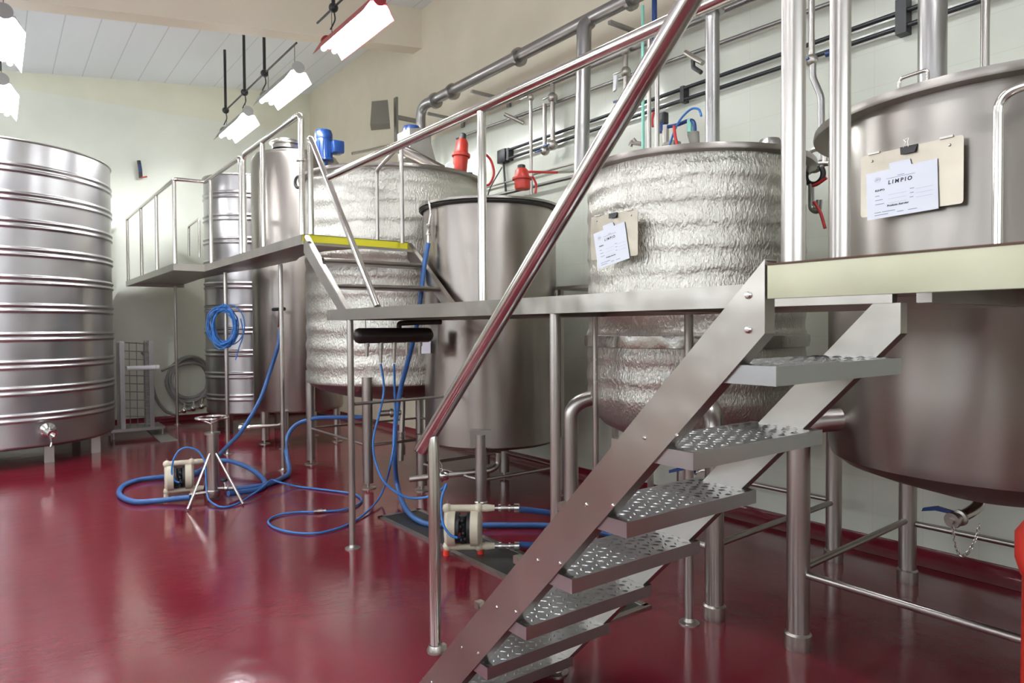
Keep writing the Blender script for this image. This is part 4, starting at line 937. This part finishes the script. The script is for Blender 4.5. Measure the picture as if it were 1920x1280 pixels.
MB().box((4.9, 6.62, 3.63), (.08, .16, .16), None, .01).build('case', M['black'], jb)
MB().pipe([(4.9, 6.62, 3.55), (4.9, 6.55, 3.0), (4.85, 6.6, 2.9)], .014).build('conduit', M['black'], jb)
MB().tube(spline([(4.88, 6.62, 3.5), (4.8, 6.8, 3.2), (4.8, 6.7, 2.95), (4.86, 6.5, 2.85), (4.88, 6.5, 3.1)], 8), .008, 8).build('cable', M['black'], jb)
p1_ = wpipe([(4.87, -2, 3.78), (4.87, 7.6, 4.06)], .018, M['duct'], 'thin grey steam pipe above the pair of black pipes')
wpipe([(4.80, -2, 4.08), (4.80, 8.2, 4.24), (4.80, 8.2, 3.5)], .03, M['duct'], 'grey pipe just under the exhaust duct on the wall')
wpipe([(4.85, 3.6, 3.12), (4.85, 8.4, 3.20)], .02, M['duct'], 'dark low wall pipe behind the slim plain tank lid')
wpipe([(4.90, 5.0, 3.30), (4.90, 8.9, 3.34)], .012, M['tube_satin'], 'slender steel pipe low on the tiled wall')
# wall brackets
for u, v, w_ in ((965, 222, 0),):
    o = MB().cyl(A(946, 214, 'X', 4.75), A(982, 231, 'X', 4.92), .022); tag(o.build('pipe_bracket', M['cast']), 'short slanted bracket on the tiled wall above the slim tank', 'bracket')
# instrument drops
def drop(u, v0, v1, X, r, mat, label, valve=None, name='drop_pipe'):
    t = thing(name, A(u, v1, 'X', X), label, 'pipe'); MB().cyl(A(u, v0, 'X', X), V((X, A(u, v0, 'X', X).y, A(u, v1, 'X', X).z)), r, n=12).build('pipe', mat, t)
    if valve:
        y = A(u, v0, 'X', X).y
        for vz, col in valve:
            c = V((X, y, A(u, vz, 'X', X).z)); MB().sphere(c, r * 2.1).build('valve', M['cast'], t)
            MB().box(c + V((-.05, .05, .0)), (.02, .12, .018), None, .004).build('lever', M[col], t)
    return t
drop(1021, 195, 285, 4.8, .024, M['tube_satin'], 'left of two short drop pipes with blue levers on the wall', [(283, 'bluepaint')])
drop(1036, 150, 272, 4.8, .026, M['tube_satin'], 'right of two short drop pipes with blue levers on the wall', [(272, 'bluepaint'), (183, 'cast')])
drop(995, 182, 365, 4.55, .018, M['tube_satin'], 'thin standpipe with ball cap rising behind the slim tank', [(183, 'cast')])
drop(1173, 90, 195, 4.75, .024, M['cast'], 'valve cluster with blue cap and white lever on the tiled wall', [(95, 'bluepaint'), (135, 'cast'), (188, 'bluepaint')])
MB_ = MB().prism([A(1150, 140, 'X', 4.7), A(1157, 140, 'X', 4.7), A(1154, 168, 'X', 4.7), A(1149, 172, 'X', 4.7)], (.02, 0, 0)); tag(MB_.build('lever', M['gauge'], None), 'white lever tag hanging from the wall valve cluster', 'tag')
drop(1205, 10, 345, 4.4, .014, M['teal'], 'pale teal plastic tube hanging beside the foil tank', None, 'plastic_tube')
drop(1217, 70, 330, 4.35, .017, M['tube_satin'], 'left of the two slim riser pipes beside the teal tube', None)
drop(1232, 90, 325, 4.2, .018, M['tube_satin'], 'right of the two slim riser pipes beside the teal tube', None)
drop(1227, 0, 95, 4.4, .022, M['bluepaint'], 'blue painted pipe coming down from the exhaust duct', None)
drop(1848, -40, 200, 4.3, .022, M['tube_satin'], 'slim vertical riser behind the plain right tank lid', None)
drop(1522, -60, 110, 4.5, .02, M['tube_satin'], 'riser with blue lever between the two railing posts', [(113, 'bluepaint')])
wpipe([A(1524, 112, 'X', 4.5), A(1524, 145, 'X', 4.5), A(1540, 182, 'X', 4.5), A(1541, 300, 'X', 4.5)], .022, M['duct'], 'grey kinked pipe dropping behind the right tank rim', fil=.03)
vp = thing('vent_pipe', (4.0, 3.0, 2.65), 'wide vertical vent pipe rising from the foil tank lid', 'pipe')
b_ = A(1336, 280, 'X', 4.0); MB().cyl((4.0, b_.y, 2.64), (4.0, b_.y, 3.80), .048, n=24).build('pipe', M['duct'], vp)
MB().cyl((4.0, b_.y, 3.74), (4.0, b_.y, 3.78), .08, n=24).build('flange', M['duct'], vp)
MB().cyl((4.0, b_.y, 3.78), (4.0, b_.y, 4.6), .048, n=24).build('upper_pipe', M['duct'], vp)
vp = thing('vent_pipe', (4.1, 1.6, 2.68), 'wide vertical vent pipe rising from the plain right tank lid', 'pipe')
b_ = A(1748, 140, 'X', 4.1); MB().cyl((4.1, b_.y, 2.60), (4.1, b_.y, 5.2), .07, n=28).build('pipe', M['duct'], vp)
MB().cyl((4.1, b_.y, 2.86), (4.1, b_.y, 2.868), .074, n=28).build('band', M['cast'], vp)

# pressure relief units (red)
def relief(c, ax, s, label):
    t = thing('relief_valve', c, label, 'valve'); c = vv(c); ax = vv(ax).normalized()
    MB().lathe_ax([(q_[0] * s, q_[1] * s) for q_ in [(0, -.02), (.055, -.02), (.06, 0), (.06, .10), (.075, .105), (.075, .13), (.055, .14), (.05, .22), (.035, .25), (0, .25)]], c, ax, 24).build('body', M['red'], t)
    MB().lathe_ax([(q_[0] * s, q_[1] * s) for q_ in [(0, .25), (.03, .25), (.03, .29), (.02, .30), (0, .30)]], c, ax, 16).build('cap', M['black'], t)
    return t
q = A(862, 318, 'Y', 6.35)
r1 = relief(q, (.12, 0, 1), 1.35, 'tall red relief valve mounted on the rim of the wide foil tank')
g_ = A(843, 313, 'Y', 6.25); MB().lathe_ax([(0, .02), (.045, .02), (.05, .01), (.05, 0), (0, 0)], g_, (-.4, -1, 0), 20).build('pressure_gauge', M['gauge'], r1)
MB().box(A(880, 335, 'Y', 6.3), (.06, .06, .14), None, .01).build('solenoid', M['black'], r1)
hose([A(905, 285, 'Y', 6.3), A(920, 300, 'Y', 6.3), A(926, 325, 'Y', 6.3), A(918, 345, 'Y', 6.3), A(905, 348, 'Y', 6.3)], .014, M['redhose'], 'red_hose', 'red hose arching to the right of the tall red relief valve')
r2 = relief(A(980, 352, 'Y', 5.2) + V((0, 0, .0)), (.0, .05, 1), 1.5, 'small red relief valve standing on the slim plain tank lid'); r2.scale = (.85, .85, .5)
rh = hose([A(977, 325, 'Y', 5.2), A(995, 322, 'Y', 5.2), A(1025, 323, 'Y', 5.2), A(1045, 323, 'Y', 5.2)], .012, M['redhose'], 'red_hose', 'red hose stretched right from the small red relief valve')
wpipe([A(1045, 323, 'Y', 5.2), A(1075, 322, 'Y', 5.2), A(1092, 318, 'Y', 5.2)], .012, M['cast'], 'steel coupling rod at the end of the stretched red hose')
hose([A(998, 330, 'Y', 5.2), A(1005, 345, 'Y', 5.2), A(1004, 362, 'Y', 5.2)], .011, M['redhose'], 'red_hose', 'short red hose bent down beside the small red relief valve')

# air service unit behind the foil tank rim
su = thing('air_service_unit', A(1240, 255, 'X', 4.6), 'compact air regulator unit with black knob and blue cap behind the foil tank', 'regulator')
MB().box(A(1245, 222, 'X', 4.6), (.06, .06, .10), None, .01).build('knob', M['black'], su)
MB().box(A(1240, 240, 'X', 4.6), (.06, .10, .08), None, .01).build('block', M['bluepaint'], su)
MB().cyl(A(1248, 235, 'X', 4.6), A(1248, 272, 'X', 4.6), .03).build('bowl', M['cast'], su)
MB().box(A(1260, 277, 'X', 4.6), (.1, .12, .10), None, .01).build('filter', M['greybox'], su)
su2 = thing('air_service_unit', A(1302, 262, 'X', 4.6), 'grey air filter bowl with teal fitting left of the wide vent pipe', 'regulator')
MB().tube([A(1300, 250, 'X', 4.6), A(1304, 275, 'X', 4.6)], [.05, .035], 14).build('bowl', M['greybox'], su2)
MB().cyl(A(1293, 224, 'X', 4.6), A(1293, 248, 'X', 4.6), .022).build('fitting', M['teal'], su2)
hose([A(1250, 238, 'X', 4.6), A(1270, 234, 'X', 4.6), A(1292, 226, 'X', 4.6), A(1301, 230, 'X', 4.6), A(1303, 248, 'X', 4.6)], .016, M['bluepaint'], 'blue_hose', 'dark blue hose bridging the two air filter units')
hose([A(1250, 292, 'X', 4.55), A(1262, 252, 'X', 4.55), A(1275, 225, 'X', 4.55), A(1295, 205, 'X', 4.55), A(1310, 205, 'X', 4.55), A(1315, 218, 'X', 4.55)], .009, M['blue_light'], 'blue_hose', 'light blue hose arching over the air filter units')
hose([A(1264, 236, 'X', 4.52), A(1266, 256, 'X', 4.52), A(1274, 290, 'X', 4.52)], .013, M['redhose'], 'red_hose', 'red hose hanging between the two air filter units')
hose([A(1226, 210, 'X', 4.5), A(1223, 225, 'X', 4.5), A(1224, 238, 'X', 4.5)], .011, M['redhose'], 'red_hose', 'short red hose beside the slim riser pipes')
# tap between teal tube and rim
t = thing('sampling_tap', A(1190, 268, 'X', 4.6), 'small tap pointing left from the teal tube', 'tap')
MB().tube([A(1203, 270, 'X', 4.6), A(1185, 267, 'X', 4.6), A(1182, 274, 'X', 4.6)], .02, 8).build('body', M['cast'], t)
MB().cyl(A(1192, 266, 'X', 4.6), A(1188, 261, 'X', 4.6), .015).build('lever', M['cast'], t)
t = thing('wall_valve', A(1310, 115, 'X', 4.7), 'wall valve with black elbow left of the wide vent pipe', 'valve')
MB().tube([A(1285, 98, 'X', 4.7), A(1300, 108, 'X', 4.7), A(1318, 118, 'X', 4.7)], .022, 10).build('body', M['cast'], t)
MB().tube([A(1299, 112, 'X', 4.7), A(1300, 126, 'X', 4.7), A(1315, 136, 'X', 4.7)], .018, 8).build('elbow', M['black'], t)
# cluster between the railing posts
t = thing('wall_valve', A(1530, 330, 'X', 4.3), 'ring-shaped valve cluster seen between the two railing posts', 'valve')
MB().torus(A(1528, 300, 'X', 4.3), .07, .016, (1, 0, 0)).build('ring', M['cast'], t)
MB().torus(A(1527, 328, 'X', 4.3), .06, .018, (1, 0, 0)).build('ring', M['black'], t)
MB().cyl(A(1518, 308, 'X', 4.3), A(1555, 306, 'X', 4.3), .018).build('bar', M['tube_satin'], t)
MB().pipe([A(1521, 345, 'X', 4.3), A(1521, 392, 'X', 4.3), A(1534, 397, 'X', 4.3), A(1536, 375, 'X', 4.3)], .02, .05).build('bend', M['duct'], t)
hose([A(1523, 348, 'X', 4.25), A(1536, 343, 'X', 4.25), A(1550, 333, 'X', 4.25)], .010, M['redhose'], 'red_hose', 'upper red hose between the two railing posts')
hose([A(1526, 378, 'X', 4.25), A(1538, 398, 'X', 4.25), A(1547, 428, 'X', 4.25)], .010, M['redhose'], 'red_hose', 'lower red hose between the two railing posts')
# rack shelf behind, between slim tank and foil tank
sh = thing('tube_shelf', (4.6, 4.6, 0), 'low square-tube frame between the slim plain tank and foil tank', 'frame')
for x0, x1, z in ((3.9, 4.75, 1.93), (4.35, 4.85, 2.32)):
    MB().bb((x0 + .3, 4.1, z), (x1, 4.9 if z < 2 else 4.6, z + .03)).build('shelf', M['tube_satin'], sh, smooth=False)
for x, y in ((4.25, 4.85), (4.70, 4.85), (4.70, 4.15), (4.25, 4.15)): MB().bb((x - .02, y - .02, 0), (x + .02, y + .02, 2.3 if x > 4.5 else 1.93)).build('leg', M['tube_satin'], sh, smooth=False)

# grey flood light box on the wall
fb = thing('flood_light', A(720, 210, 'X', 4.6), 'grey box-shaped flood light on a wall bracket above the hopper', 'flood light')
MB().prism([A(697, 190, 'Y', 8.7), A(727, 187, 'Y', 8.7), A(731, 230, 'Y', 8.7), A(694, 233, 'Y', 8.7)], (.14, .26, 0)).build('case', M['greybox'], fb, smooth=False)
fx = A(742, 215, 'Y', 8.8)
MB().bb((fx.x, 8.78, fx.z - .42), (fx.x + .03, 8.86, fx.z + .25)).build('post', M['greybox'], fb, smooth=False)
MB().bb((fx.x, 8.79, fx.z - .05), (WX, 8.85, fx.z)).build('arm', M['greybox'], fb, smooth=False)

# small tank-top tubing behind the rail
wpipe([A(660, 288, 'Y', 8.6), A(690, 282, 'Y', 8.6), A(735, 272, 'Y', 8.6)], .02, M['tube_satin'], 'thin pipe running right from the blue motor over the tank tops')
# red plastic barrier post at the right edge
rb_ = thing('barrier_post', (2.2, .62, 0), 'bright red plastic post cut off by the right edge', 'post')
q = A(1949, 1000, 'X', 2.2)
MB().lathe([(0, 0), (.16, 0), (.16, .03), (.05, .06), (.045, .90), (.05, .91), (.062, .95), (.062, 1.02), (.04, 1.055), (0, 1.06)], (q.x + .03, q.y, 0), 28).build('post', M['redplastic'], rb_)
